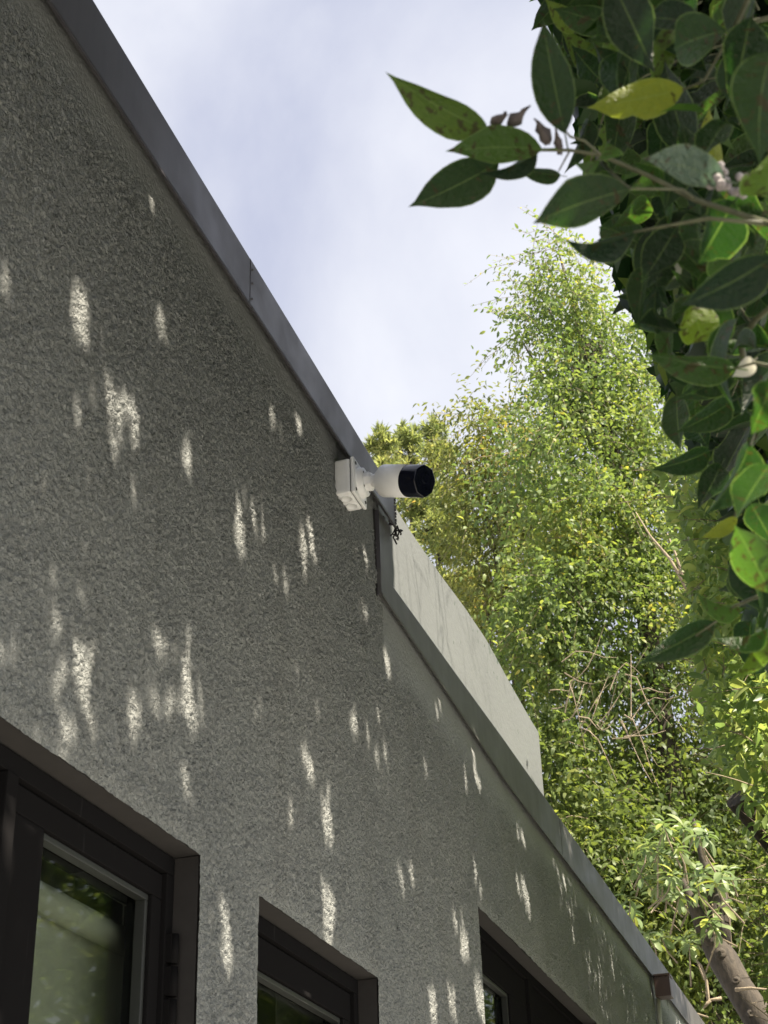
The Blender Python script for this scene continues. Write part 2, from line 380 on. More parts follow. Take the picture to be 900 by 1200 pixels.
def patch(y0, y1, z0, z1, step):
    """a grid over one part of the wall that leaves the openings free"""
    def axis(a, b, cuts):
        c = sorted(set([a, b] + [q for q in cuts if a < q < b])); out = []
        for p, q in zip(c[:-1], c[1:]):
            k = max(1, int(round((q - p) / step))); out.append(np.linspace(p, q, k + 1)[:-1])
        return np.append(np.concatenate(out), b)
    yy = axis(y0, y1, [YS] + [w for q in WIN for w in q[:2]]); zz = axis(z0, z1, [3.775] + [w for q in WIN for w in q[2:]])
    Y, Z = np.meshgrid(yy, zz, indexing='ij')
    X = stucco_height(Y, Z) if step < .02 else np.full_like(Y, .003)
    jz = np.zeros_like(Y); jy = np.zeros_like(Y)
    for a_, b_, c_, d_ in WIN:                       # ragged arrises
        e_ = (np.abs(Z - d_) < 1e-9) & (Y >= a_ - .02) & (Y <= b_ + .02); jz[e_] += (.004 * (vnoise(Y, Z, .045, 1) - .5) + .003 * (vnoise(Y, Z, .013, 3) - .5))[e_]
        e_ = ((np.abs(Y - a_) < 1e-9) | (np.abs(Y - b_) < 1e-9)) & (Z <= d_); jy[e_] += (.004 * (vnoise(Y, Z, .03, 2) - .5))[e_]
    yc = ((yy[1:] + yy[:-1]) / 2)[:, None]; zc = ((zz[1:] + zz[:-1]) / 2)[None]
    ok = zc < np.where(yc <= YS, 4.08, 3.775)
    for a_, b_, c_, d_ in WIN: ok &= ~((yc > a_) & (yc < b_) & (zc > c_) & (zc < d_))
    i, j = np.nonzero(ok); n = len(zz); p = i * n + j
    return np.stack([X, Y + jy, Z + jz], -1).reshape(-1, 3), np.stack([p, p + n, p + n + 1, p + 1], 1)
def build_wall():
    VV, FF, o = [], [], 0
    for q in ((YA, 1.45, 0, 4.08, .3), (1.45, 5.03, 0, 1.8, .3), (1.45, 5.03, 1.8, 4.08, .0040), (5.03, 9.6, 0, 2.3, .3), (5.03, 9.6, 2.3, 3.775, .0060), (9.6, YE, 0, 3.775, .3)):
        v, f = patch(*q); u, inv = np.unique(f, return_inverse=True); VV.append(v[u]); FF.append(inv.reshape(f.shape) + o); o += len(u)
    V, F = np.concatenate(VV), np.concatenate(FF)
    me = bpy.data.meshes.new('wall'); me.vertices.add(len(V)); me.vertices.foreach_set('co', V.ravel().astype(np.float32))
    me.loops.add(F.size); me.loops.foreach_set('vertex_index', F.ravel().astype(np.int32))
    me.polygons.add(len(F)); me.polygons.foreach_set('loop_start', (np.arange(len(F)) * 4).astype(np.int32)); me.polygons.foreach_set('use_smooth', np.ones(len(F), bool))
    me.update(calc_edges=True); me.materials.append(M_STUCCO)
    link('wall', me, None, bld)
    # thickness: tops and ends
    e = MB(); e.box((-.22, YA, 4.02), (-.004, YS - .001, 4.082)); e.box((-.22, YS + .001, 3.64), (-.004, YE - .001, 3.777))
    e.box((-.22, YE - .2, 0), (-.004, YE - .003, 3.63)); e.box((-.22, YA, 0), (-.004, YA + .2, 4.0)); e.box((-.22, YS - .2, 3.5), (-.003, YS - .0015, 4.01))
    e.build('wall_core', M_STUCCO, bld)
build_wall()
# smooth reveals round each opening
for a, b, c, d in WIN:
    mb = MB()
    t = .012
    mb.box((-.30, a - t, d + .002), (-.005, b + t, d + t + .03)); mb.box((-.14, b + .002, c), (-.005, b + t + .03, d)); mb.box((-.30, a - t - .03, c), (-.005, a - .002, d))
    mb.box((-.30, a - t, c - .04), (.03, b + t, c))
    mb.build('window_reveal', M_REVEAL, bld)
# inner shell: back wall, ceiling, floor of the rooms behind the glass
mb = MB()
mb.box((-3.6, YA, 0), (-3.5, YE - .2, 3.6)); mb.box((-3.5, YA, .02), (-.31, YE - .2, .08)); mb.box((-3.5, 4.4, .1), (-.31, 4.5, 3.3)); mb.box((-3.5, YA, .1), (-.31, YA + .1, 3.3)); mb.box((-3.5, YE - .31, .1), (-.31, YE - .21, 3.3))
mb.box((-.305, YA, 2.56), (-.302, 5.0, 3.3)); mb.box((-.305, 4.51, 3.04), (-.302, YE - .3, 3.3))
mb.box((-.305, YA, .09), (-.302, .74, 2.555)); mb.box((-.305, 2.80, .09), (-.302, 3.02, 2.555)); mb.box((-.305, 3.94, .09), (-.302, 4.98, 2.555)); mb.box((-.305, 7.15, .09), (-.302, YE - .3, 3.035))
mb.box((-3.5, YA, 3.3), (-.3, YE - .2, 3.36))
mb.build('room_interior', M_ROOM, bld)
mb = MB(); mb.box((-3.6, YA, 3.45), (-.23, YE - .25, 3.52)); mb.box((-3.6, YA, 3.53), (-3.52, YE - .25, 3.9)); mb.build('roof', M_ROOF, bld)

# coping: folded metal sections over the parapet
def coping_profile(xf, zb, zt, xb=-.26):
    return [(xb, zt - .05), (xb, zt + .012), (xf - .008, zt), (xf - .002, zt - .004), (xf, zt - .010), (xf, zb + .014), (xf + .007, zb + .006), (xf + .006, zb), (xf + .002, zb + .002),
            (xf - .006, zb + .010), (xf - .009, zb + .03), (xf - .012, zt - .03), (xb + .01, zt - .03)]
YSEAM = 2.891
def fz_up(y, x, z):
    t = (y - 1.8) / 2.3; bow = .0016 * mnoise.noise((y * 1.7, x * 3, 0))
    return (z + bow + .006 - .0 * t) if z < 4.06 else z + bow + (.004 - .062 * t)
for a, b, dx in ((-4.0, -.2, 0), (-.198, YSEAM - .0015, .0), (YSEAM + .0015, 4.118, .0008)):
    mb = MB(); mb.extrude_y(coping_profile(.03 + dx, 4.004, 4.205), a, b, 24, fz_up); mb.build('coping_section', M_COPING, bld)
for z in (4.05, 4.10, 4.145):
    mb = MB(); mb.lathe([(0, .0035), (.0022, .003), (.003, 0.0002)], (.031, YSEAM + .012, z), (1, 0, 0), 8); mb.build('rivet', M_COPING, bld)
def fz_lo(y, x, z):
    t = max(0, min(1, (5.5 - y) / 1.5)); return z + (.080 * t if z < 3.7 else -.014 * t) + .0016 * mnoise.noise((y * 1.5, x * 3, 4))
seams = [onx(447, 700, .018)[1] - .004, 6.55, 9.05, 11.34]
for i, (a, b) in enumerate(zip(seams[:-1], seams[1:])):
    mb = MB(); mb.extrude_y(coping_profile(.018 + .0008 * (i % 2), 3.628, 3.822, -.035), a + (.0015 if i else 0), b - .0015, 20, fz_lo); mb.build('coping_section', M_COPING2, bld)
# flashing that turns up the step, with a bright hem and a dark strip drawing the shadow gap
p0 = onx(447, 700, .0175); p1 = onx(460, 688, .0175)
mb = MB(); mb.box((.004, p0[1], 3.72), (.0175, p1[1], 4.014)); mb.box((-.24, p1[1] - .02, 3.74), (.003, p1[1] - .001, 4.05)); mb.build('step_flashing', M_COPING2, bld, .002)
mb = MB(); mb.box((.0035, p0[1] - .012, 3.71), (.006, p0[1] - .0005, 4.012)); mb.build('step_shadow', M_GASKET, bld)
mb = MB(); mb.box((.0065, p0[1] - .003, 3.715), (.0195, p0[1] - .0005, 4.012)); mb.build('flashing_hem', M_COPING, bld)
# torn end of the upper coping: toothed strip and a tangle of bent metal
ce0 = onx(461, 578, .031); ce1 = onx(465, 618, .031)
mb = MB()
for k in range(9):
    z = 4.138 - k * .0125
    mb.box((.008, 4.1185, z - .007), (.034, 4.124 + .003 * (k % 2), z))
mb.build('toothed_strip', M_COPING, bld)
mb = MB()
base = np.array([.026, 4.125, 4.02])
for k in range(7):
    pts = [base + rng.normal(0, .004, 3)]
    for q in range(5): pts.append(pts[-1] + np.array([rng.normal(0, .007), rng.normal(.002, .008), -.009 + rng.normal(0, .006)]))
    mb.tube(pts, .0028, 4)
mb.build('torn_metal_strip', M_GASKET, bld)

# windows
def frame_bar(mb, x0, x1, y0, y1, z0, z1): mb.box((x0, y0, z0), (x1, y1, z1))
def window(a, b, c, d, lites, left_y=None):
    """outer frame, then for each lite a sash, bead and pane; lites are glass y ranges"""
    xf, xb = -.055, -.13
    fr = MB()
    fr.box((xb, a + .001, d - .038), (xf, b - .001, d - .001)); fr.box((xb, a + .001, c), (xf, b - .001, c + .05))
    fr.box((xb, a + .001, c + .051), (xf, a + .034, d - .0385)); fr.box((xb, b - .034, c + .051), (xf, b - .001, d - .0385))
    f = fr.build('window', M_FRAME, bld, .0025)
    edges = []
    for (g0, g1, s0, s1, zt) in lites:
        sh = MB(); xs = xf - .010; zt0 = d - .042; zb0 = c + .055; zb = c + .16
        sh.box((xb + .01, s0, zt), (xs, s1, zt0)); sh.box((xb + .01, s0, zb0), (xs, s1, zb)); sh.box((xb + .01, s0, zb + .0005), (xs, g0, zt - .0005)); sh.box((xb + .01, g1, zb + .0005), (xs, s1, zt - .0005))
        q = sh.build('sash', M_FRAME, f, .003)
        bd = MB(); w = .013; x1 = xs - .008; x0 = x1 - .022
        bd.box((x0, g0, zt - w), (x1, g1, zt - .001)); bd.box((x0, g0, zb + .001), (x1, g1, zb + w)); bd.box((x0, g1 - w, zb + w), (x1, g1 - .001, zt - w)); bd.box((x0, g0 + .001, zb + w), (x1, g0 + w, zt - w))
        bd.build('glazing_bead', M_BEAD, f, .002)
        gl = MB(); gl.box((x0 - .006, g0 + .0015, zb + .0015), (x0 - .001, g1 - .0015, zt - .0015)); gl.build('pane', M_GLASS, f)
    for (l0, l1), (r0, r1) in zip([(q[2], q[3]) for q in lites][:-1], [(q[2], q[3]) for q in lites][1:]):
        mu = MB(); mu.box((xb, l1 + .002, c + .05), (xf + .004, r0 - .002, d - .039)); mu.build('mullion', M_FRAME, f, .0025)
    return f
f1 = window(*WIN[0], [(1.0, 2.02, .79, 2.098, 2.462), (2.256, 2.680, 2.138, 2.775 - .052, 2.462)])
window(*WIN[1], [(3.20, 3.800, 3.104, 3.86, 2.440)])
window(*WIN[2], [(5.20, 5.685, 5.07, 5.962, 2.882), (6.25, 6.90, 6.03, 7.062, 2.882)])
# hinge on the casement's jamb: three knuckles
for k in range(3):
    z = 2.395 - .062 * k
    mb = MB(); mb.lathe([(0, .0001), (0, .009), (.056, .009), (.056, .0001)], (-.042, 2.739, z - .056), (0, 0, 1), 14); mb.box((-.056, 2.728, z - .055), (-.043, 2.748, z - .001)); mb.build('hinge', M_FRAME, f1)

# roller blind inside the first window
bl = thing('roller_blind', 'pale roller blind hanging behind the glass of the nearest window', 'blind', (-.2, 2.47, 2.40))
mb = MB(); mb.lathe([(0, .0001), (0, .027), (.90, .027), (.90, .0001)], (-.168, 2.02, 2.402), (0, 1, 0), 24); mb.build('blind_tube', M_BLIND, bl)
mb = MB(); mb.box((-.1955, 2.03, .5), (-.1925, 2.91, 2.402)); mb.build('blind_fabric', M_BLIND, bl)
mb = MB(); mb.box((-.200, 2.03, .47), (-.187, 2.91, .499)); mb.build('bottom_bar', M_BEAD, bl)

# pale parapet wall standing behind the lower coping
pw = thing('parapet_wall', 'pale grey painted wall rising behind the lower coping, chipped dark along its top', 'wall', (-.1, 5.5, 3.6))
mb = MB(); y0, y1 = p1[1] + .004, onx(633, 880, -.06)[1]
tz = [(4.1, 4.29), (4.6, 4.285), (5.0, 4.30), (5.35, 4.325), (5.7, 4.335), (6.1, 4.30), (6.5, 4.275), (7.2, 4.27)]
ky = np.array([q[0] for q in tz]); kz = np.array([q[1] for q in tz])
n = 60; vs = []; fs = []
for i in range(n + 1):
    y = y0 + (y1 - y0) * i / n; z = float(np.interp(y, ky, kz)) + .002 * mnoise.noise((y * 12, 0, 0))
    vs += [(-.06, y, 3.66), (-.06, y, z - .006), (-.066, y, z), (-.20, y, z), (-.20, y, 3.66)]
for i in range(n):
    for k in range(4): fs.append((i * 5 + k, i * 5 + 5 + k, i * 5 + 6 + k, i * 5 + k + 1))
fs += [(0, 1, 2, 3, 4), tuple(n * 5 + k for k in (4, 3, 2, 1, 0))]
mb.add(vs, fs); mb.build('painted_panel', M_PALE, pw)

# small brown box on the far end of the coping with its pipe
sb = thing('drain_box', 'small square brown metal drain box fixed at the far end of the lower coping', 'drain box', (.06, 9.2, 3.5))
c0 = onx(764, 1142, .11)
mb = MB(); yb = 8.93
mb.box((.026, yb, 3.515), (.115, yb + .11, 3.625)); mb.build('box_body', M_BROWN, sb, .003)
mb = MB(); mb.box((.028, yb - .006, 3.626), (.121, yb + .116, 3.638)); mb.build('box_lid', M_BROWN, sb, .002)
mb = MB(); mb.tube([(.03, yb + .055, 3.514), (.022, yb + .055, 3.3), (.022, yb + .055, .1)], .014, 12); mb.build('drain_pipe', plain('pale_pipe', (.42, .41, .37), .5), sb)

# ---------------------------------------------------------------- security camera
sc = thing('security_camera', 'white bullet security camera with dark front on a square white wall box', 'security camera', (0, 3.665, 3.92))
by0, by1, bz0, bz1 = 3.61, 3.722, 3.865, 3.981
mb = MB(); mb.box((.001, by0, bz0), (.050, by1, bz1)); jb = mb.build('junction_box', M_WHITE, sc, .009)
for p in jb.data.polygons: p.use_smooth = False
mb = MB(); mb.box((.0515, by0 - .002, bz0 - .002), (.063, by1 + .002, bz1 + .002)); pl = mb.build('box_cover', M_WHITE, sc, .005)
mb = MB(); mb.box((.0485, by0 + .004, bz0 + .004), (.053, by1 - .004, bz1 - .004)); mb.build('cover_seam', M_GASKET, sc)
for yk in (3.645, 3.69):
    mb = MB(); mb.lathe([(-.001, .0185), (.0026, .0175), (.0026, .0150), (.0008, .0140), (.0008, .0001)], (.027, yk, bz0 + .0005), (0, 0, -1), 24); mb.build('knockout', M_WHITE, jb)
for yk, zk in ((by0 + .014, bz0 + .014), (by1 - .014, bz0 + .014), (by0 + .014, bz1 - .014), (by1 - .014, bz1 - .014)):
    mb = MB(); mb.lathe([(0, .0055), (.0015, .005), (.0015, .0001)], (.063, yk, zk), (1, 0, 0), 12); mb.build('screw', M_GASKET, pl)
P0 = np.array([.063, 3.666, 3.922]); AX = unit(np.array([.872, -.316, -.374]))
mb = MB(); mb.lathe([(0, .047), (.006, .047), (.009, .044), (.016, .043), (.018, .039), (.018, .0001)], P0, (1, 0, 0), 40); mb.build('mount_flange', M_WHITE, sc)
for a in (-.6, .9, 2.5, 4.0):
    mb = MB(); mb.lathe([(0, .004), (.001, .0035), (.001, .0001)], P0 + np.array([.0181, .033 * math.cos(a), .033 * math.sin(a)]), (1, 0, 0), 8); mb.build('mount_screw', M_GASKET, sc)
P1 = P0 + np.array([.018, 0, 0])
mb = MB(); mb.lathe([(0, .028), (.008, .030), (.014, .030), (.020, .024), (.020, .0001)], P1, (1, 0, 0), 8, False); mb.build('locking_nut', M_WHITE, sc, .002)
B0 = P1 + np.array([.022, -.003, -.002]) + AX * .032
mb = MB(); mb.lathe([(-.050, .016), (-.034, .017), (-.02, .021), (0, .022), (.012, .019)], B0 - AX * .004, AX, 24); mb.build('swivel_joint', M_WHITE, sc)
R = .048; LB = .106
mb = MB(); mb.lathe([(0, .0001), (0, .028), (.002, .036), (.007, .0415), (.016, R), (LB, R), (LB, R - .003)], B0, AX, 56); bd = mb.build('camera_body', M_WHITE, sc)
# dark front: a glossy cap that turns from round to a rounded octagon towards its face
mb = MB(); n = 64; a_ = unit(np.cross(AX, [0, 0, 1.])); b_ = np.cross(a_, AX); vs = []
rows = [(LB - .001, R - .0012, 0), (LB + .012, R - .001, .1), (LB + .056, R - .0005, .75), (LB + .060, R - .002, .9), (LB + .0615, R - .005, 1), (LB + .0600, R - .008, 1), (LB + .0595, .03, .6), (LB + .0595, .0004, 0)]
for t_, r_, o_ in rows:
    for k in range(n):
        g = 2 * math.pi * k / n
        h = (g + math.pi / 8) % (math.pi / 4) - math.pi / 8
        rr = r_ * (1 - o_) + o_ * r_ * (.93 / math.cos(h))
        vs.append(B0 + AX * t_ + min(rr, r_ * 1.0) * (math.cos(g) * a_ + math.sin(g) * b_))
fs = [(i * n + k, (i + 1) * n + k, (i + 1) * n + (k + 1) % n, i * n + (k + 1) % n) for i in range(len(rows) - 1) for k in range(n)]
mb.add(vs, fs, True); fc = mb.build('front_cap', M_BLACK, sc)
mb = MB(); mb.lathe([(0, .0165), (.0003, .016), (.0003, .0125), (.0001, .012), (.0001, .0001)], B0 + AX * (LB + .0596) + b_ * .010, AX, 28); mb.build('lens_ring', M_BLACK, fc)
for g in (-.9, .9):
    mb = MB(); mb.lathe([(0, .006), (.0002, .0055), (.0002, .0001)], B0 + AX * (LB + .0597) - b_ * .017 + a_ * .02 * g, AX, 16); mb.build('light_emitter', M_BLACK, fc)

# ---------------------------------------------------------------- dapples: the gaps in the canopy that let the sun reach the wall
# each: place on the photographed wall (px), half width, half height, share of leaves cleared
GAPS = [(92,385,9,30,1),(86,328,5,8,.8),(131,470,14,24,.9),(150,505,10,18,.93),(156,492,3,22,1),(115,568,5,8,1),(132,574,4,6,.9),(157,568,5,18,.95),(51,567,3,8,.9),(217,538,6,20,1),
 (160,630,3,4,1),(159,660,4,8,.95),(181,375,5,10,.95),(210,345,4,12,.9),(192,380,2,8,.9),(275,592,4,15,1),(278,622,4,10,1),(297,625,4,14,1),(304,622,2,14,1),(284,581,2,4,1),(354,640,4,12,1),(365,645,4,18,1),
 (353,668,2.5,18,1),(320,680,2.5,18,1),(331,688,2.5,12,1),(351,502,2.5,6,1),(245,612,3,7,1),(244,630,2,5,1),(2,330,6,22,.95),(172,228,3,6,1),(177,243,4,14,1),(222,315,3,7,.9),
 (88,707,9,16,.93),(50,720,3,8,1),(70,743,4,14,1),(88,778,6,28,1),(108,782,5,20,1),(68,790,4,15,.93),(62,813,3,10,.95),(12,765,3,12,1),(2,778,4,15,1),(151,842,5,30,1),(200,815,12,32,.94),(218,798,3,12,1),
 (237,835,6,16,.9),(222,845,5,16,.9),(181,758,6,16,.9),(77,845,7,15,.95),(70,880,8,9,1),(111,868,6,12,.97),(141,888,5,8,.9),(337,970,3,14,1),(377,955,2.5,14,1),(384,946,2.5,18,1),(382,972,6,12,1),(383,1080,9,28,1),
 (388,1062,2.5,16,1),(407,1050,3,10,.95),(469,1035,3,18,1),(480,1020,4,12,1),(452,928,3,7,.95),(358,897,7,12,1),(531,1085,2.5,12,1),(545,1117,4,12,1),(505,1180,4,22,1),(528,1177,4,20,.95),(258,1070,4,18,1),(265,1120,6,45,.97),
 (347,1127,6,18,1),(369,1122,7,12,1),(386,1163,3,8,1),(408,1160,6,20,.97),(617,1058,3,8,1),(611,1038,2,10,1),(606,1040,2,10,.95),(660,1033,2,6,1),(541,1121,2,8,1),(561,1177,6,26,1),(453,780,3.5,16,1),(515,825,2,10,1),(511,836,2,6,1),
 (545,917,2,8,1),(557,910,2.5,8,1),(562,923,2,5,1),(554,878,2,7,1),(440,893,2,9,1),(450,885,2.5,18,1),(413,855,2.5,16,1),(452,925,2,8,.95),(431,727,5,12,.97),(420,712,3,6,1),(612,985,2,9,1),(606,984,2,7,1),(370,840,3,10,1),(410,850,2,8,1),
 (425,647,2,5,1),(415,657,2,5,1),(427,665,2,5,1),(42,918,9,22,1),(77,930,5,10,.97),(195,1105,4,15,1),(195,1140,3,12,1),(215,925,4,22,1),(247,1085,3,18,.95),(40,1165,10,28,1),(100,1140,5,14,.95)]
for _ in range(90):
    _x, _y = rng.uniform(8, 620), rng.uniform(120, 1120)
    if _y > 1.55 * (_x - 20) + (0 if _x < 430 else 60) and _y > .72 * _x + (130 if _x > 300 else 260) * 0 and not (_x < 240 and _y > 830 + .69 * _x) and not (295 < _x < 450 and _y > 840 + .69 * _x):
        GAPS.append((_x, _y, rng.uniform(1.6, 4), rng.uniform(5, 13), rng.uniform(.8, .95)))
for _x, _y in ((80, 740), (100, 800), (60, 830), (205, 790), (225, 870), (130, 440), (110, 520), (300, 600)):
    for _ in range(2): GAPS.append((_x + rng.normal(0, 18), _y + rng.normal(0, 30), rng.uniform(2, 6), rng.uniform(8, 20), rng.uniform(.75, .92)))
def gap_table():
    T = []
    for px, py, hw, hh, p in GAPS:
        c = onx(px, py); a = onx(px + hw, py); b = onx(px, py - hh)
        T.append((c[1], c[2], abs(a[1] - c[1]), abs(b[2] - c[2]), p))
    return np.array(T)
GT = gap_table(); LEAN = -.10
def lit_ok(P):
    """the canopy stops short of where the pale wall stands in the sun"""
    t = P[:, 0] / SUN[0]; y = P[:, 1] - SUN[1] * t; z = P[:, 2] - SUN[2] * t
    return ~((y > 4.34) & (z > 3.85 + .02 * np.sin(y * 9)))
def blocks_gap(C, Lv, sc_=1.0):
    """which leaves (centres C, half-axis vectors Lv) throw their shade on a gap"""
    keep = np.ones(len(C), bool)
    pr = rng.random((len(C), 1))
    for s in (-.9, -.45, 0., .45, .9):
        P = C + Lv * s
        t = P[:, 0] / SUN[0]
        y = P[:, 1] - SUN[1] * t; z = P[:, 2] - SUN[2] * t
        for k in range(0, len(GT), 32):
            g = GT[k:k + 32]
            dz = z[:, None] - g[None, :, 1]; dy = y[:, None] - g[None, :, 0] - LEAN * dz
            hit = ((dy / (g[None, :, 2] * .95 + .006 * sc_)) ** 2 + (dz / (g[None, :, 3] * .95 + .006 * sc_)) ** 2 < 1) & (pr < g[None, :, 4])
            keep &= ~hit.any(1)
    return ~keep

# ---------------------------------------------------------------- leaves
PROF = [(0, 0), (.03, .16), (.08, .40), (.15, .64), (.24, .84), (.34, .96), (.45, 1), (.56, .95), (.67, .80), (.77, .58), (.85, .34), (.92, .13), (1, 0)]
def leaf_mesh(name, m, Lw=.45, fold=.22, curl=.18, twist=.0, wave=.0, bite=None, petiole=.14, prof=PROF):
    """unit-long leaf along +X from its base, face up +Z; pale midrib line and rim come from the UVs"""
    vs = []; fs = []; uv = []
    for t, w in prof:
        h = w * Lw / 2; zc = -curl * t * t + .04 * math.sin(t * 3.1); tw = twist * t
        for u in (-1, 0, 1):
            uu = u
            if bite and u != 0:
                for bt, bs, bd in bite:
                    if (u > 0) == (bs > 0): uu = u * (1 - bd * math.exp(-((t - bt) / .045) ** 2))
            y = uu * h; z = abs(uu) * h * fold * 2 + wave * math.sin(t * 11 + u) * abs(u) * h
            vs.append((t, y * math.cos(tw) - z * math.sin(tw), zc + y * math.sin(tw) + z * math.cos(tw))); uv.append((u, t))
    n = len(prof)
    for i in range(n - 1):
        for k in range(2):
            a = i * 3 + k
            fs.append((a, a + 3, a + 4, a + 1))
    b = len(vs)
    if petiole:
        for x, z, r in ((-petiole, .02, .012), (.02, 0, .010)):
            for k in range(3):
                g = k * 2.094; vs.append((x, r * math.cos(g), z + r * math.sin(g))); uv.append((0, 0))
        fs += [(b + k, b + (k + 1) % 3, b + 3 + (k + 1) % 3, b + 3 + k) for k in range(3)]
    me = bpy.data.meshes.new(name); me.from_pydata(vs, [], fs); me.polygons.foreach_set('use_smooth', [True] * len(fs))
    ul = me.uv_layers.new(name='UVMap'); lo = np.zeros(len(me.loops), int); me.loops.foreach_get('vertex_index', lo)
    ul.data.foreach_set('uv', np.array(uv)[lo].ravel().astype(np.float32)); me.materials.append(m)
    return me
def place_leaf(me, base, d, nrm, length, parent, wscale=1.0, label=None, name='leaf'):
    d = unit(d); y = unit(np.cross(nrm, d)); z = np.cross(d, y)
    off = Vector(parent.location)
    M = Matrix([[d[0] * length, y[0] * length * wscale, z[0] * length, base[0] - off.x], [d[1] * length, y[1] * length * wscale, z[1] * length, base[1] - off.y], [d[2] * length, y[2] * length * wscale, z[2] * length, base[2] - off.z], [0, 0, 0, 1]])
    o = bpy.data.objects.new(name, me); COL.objects.link(o); o.parent = parent; o.matrix_local = M
    if label: o['label'] = label
    return o
LOWA = np.array([(0, 0, 0), (.22, .7, .10), (.22, 0, 0), (.22, -.7, .10), (.58, .92, .06), (.58, 0, -.03), (.58, -.92, .06), (1, 0, -.16)], float)   # x, half-width units, z
LOWF = [(0, 2, 1), (0, 3, 2), (1, 2, 5, 4), (2, 3, 6, 5), (4, 5, 7), (5, 6, 7)]
TINA = np.array([(0, 0, 0), (.45, 1, .12), (.45, -1, .12), (1, 0, -.08)], float); TINF = [(0, 2, 3), (0, 3, 1)]
MIDA = np.array([(0, 0, 0), (.28, .88, .08), (.28, -.88, .08), (.66, .82, .05), (.66, -.82, .05), (1, 0, -.14)], float); MIDF = [(0, 2, 1), (1, 2, 4, 3), (3, 4, 5)]
def foliage(name, m, C, D, Nn, Ln, Wd, tint, parent, tiny=False):
    """many leaves in one mesh: base points C, directions D, normals Nn, lengths, widths"""
    A, F = (TINA, TINF) if tiny == 1 else (MIDA, MIDF) if tiny == 2 else (LOWA, LOWF)
    D = unit(D); Y = unit(np.cross(Nn, D)); Z = np.cross(D, Y); k = len(A); n = len(C)
    V = C[:, None] + D[:, None] * (A[None, :, :1] * Ln[:, None, None]) + Y[:, None] * (A[None, :, 1:2] * Wd[:, None, None] / 2) + Z[:, None] * (A[None, :, 2:] * Ln[:, None, None])
    me = bpy.data.meshes.new(name)
    me.vertices.add(n * k); me.vertices.foreach_set('co', V.reshape(-1).astype(np.float32))
    tot = np.array([len(f) for f in F]); li = np.concatenate([np.array(f) for f in F]); off = (np.arange(n) * k)[:, None]
    me.loops.add(n * len(li)); me.loops.foreach_set('vertex_index', (li[None] + off).ravel().astype(np.int32))
    st = np.concatenate([[0], np.cumsum(tot)[:-1]])
    me.polygons.add(n * len(F)); me.polygons.foreach_set('loop_start', (st[None] + (np.arange(n) * len(li))[:, None]).ravel().astype(np.int32))
    at = me.attributes.new('tint', 'FLOAT', 'POINT'); at.data.foreach_set('value', np.repeat(tint, k).astype(np.float32))
    me.materials.append(m); me.update(calc_edges=True); me.validate()
    return link(name, me, None, parent, 'stuff')
def rand_dir(n): return unit(rng.normal(0, 1, (n, 3)))

# ---- near tree: its canopy overhangs the path, camera and wall
near = thing('overhanging_ficus', 'dark glossy ficus tree leaning over the path with large close leaves', 'tree', (2.1, 1.0, 0))
OUT_Y = np.array([0, 60, 150, 200, 240, 270, 300, 340, 370, 400, 430, 460, 500, 540, 570, 600, 640, 690, 720, 760, 790])
OUT_X = np.array([640, 652, 672, 690, 700, 705, 712, 728, 742, 752, 765, 775, 792, 815, 835, 848, 852, 860, 868, 872, 885])
def allowed(P, jit=0., rmin=.95):
    """near leaves keep to their side of the canopy's outline, off the camera and out of the building"""
    px, py, d = proj(P)
    inside = (d > 0) & (px > -120) & (px < 1010) & (py > -160) & (py < 1290)
    lim = np.interp(py, OUT_Y, OUT_X, left=625, right=1100) + jit
    ok = ~inside | (px > lim)
    r = np.linalg.norm(P - CAM, axis=1)
    ok &= (r > .85)
    ok &= ~((d > 0) & (np.hypot(px - 450, py - 600) < 1000) & (r < rmin))
    ok &= P[:, 0] > .22
    return ok
def canopy_leaves(n, x0, x1, y0, y1, z0, z1, zmin=None):
    P = np.stack([rng.uniform(x0, x1, n), rng.uniform(y0, y1, n), rng.uniform(z0, z1, n)], 1)
    edge = CAMX - .13 * (P[:, 2] - 1.6) - .02
    P = P[P[:, 0] > edge + rng.normal(0, .05, len(P))]
    return P
VARS = [leaf_mesh('ficus_leaf', M_LEAF_NEAR, .46, .30, .26, .15, .08), leaf_mesh('ficus_leaf_b', M_LEAF_NEAR, .42, .42, .42, .45, .1), leaf_mesh('ficus_leaf_c', M_LEAF_NEAR, .50, .20, .14, -.5, .22, [(.62, -1, .25)]),
        leaf_mesh('ficus_leaf_d', M_LEAF_NEAR, .40, .55, .34, .2, .12), leaf_mesh('ficus_leaf_e', M_LEAF_NEAR, .48, .26, -.22, .35, .25, [(.4, 1, .3), (.8, -1, .4)])]
BITE = leaf_mesh('ficus_leaf_bitten', M_LEAF_NEAR, .46, .16, .10, 0, .1, [(.52, 1, .55), (.72, 1, .3)])
YEL = leaf_mesh('ficus_leaf_yellow', M_LEAF_YEL, .44, .18, .10, .2, .1, [(.6, -1, .6)])
YELS = leaf_mesh('ficus_leaf_yellow_b', M_LEAF_YEL, .42, .25, .2, .2)
TEAL = leaf_mesh('ficus_leaf_sheen', M_LEAF_TEAL, .46, .14, .08, 0, .1)
GLARE = leaf_mesh('ficus_leaf_glare', M_LEAF_GLARE, .5, .25, .2, .2)
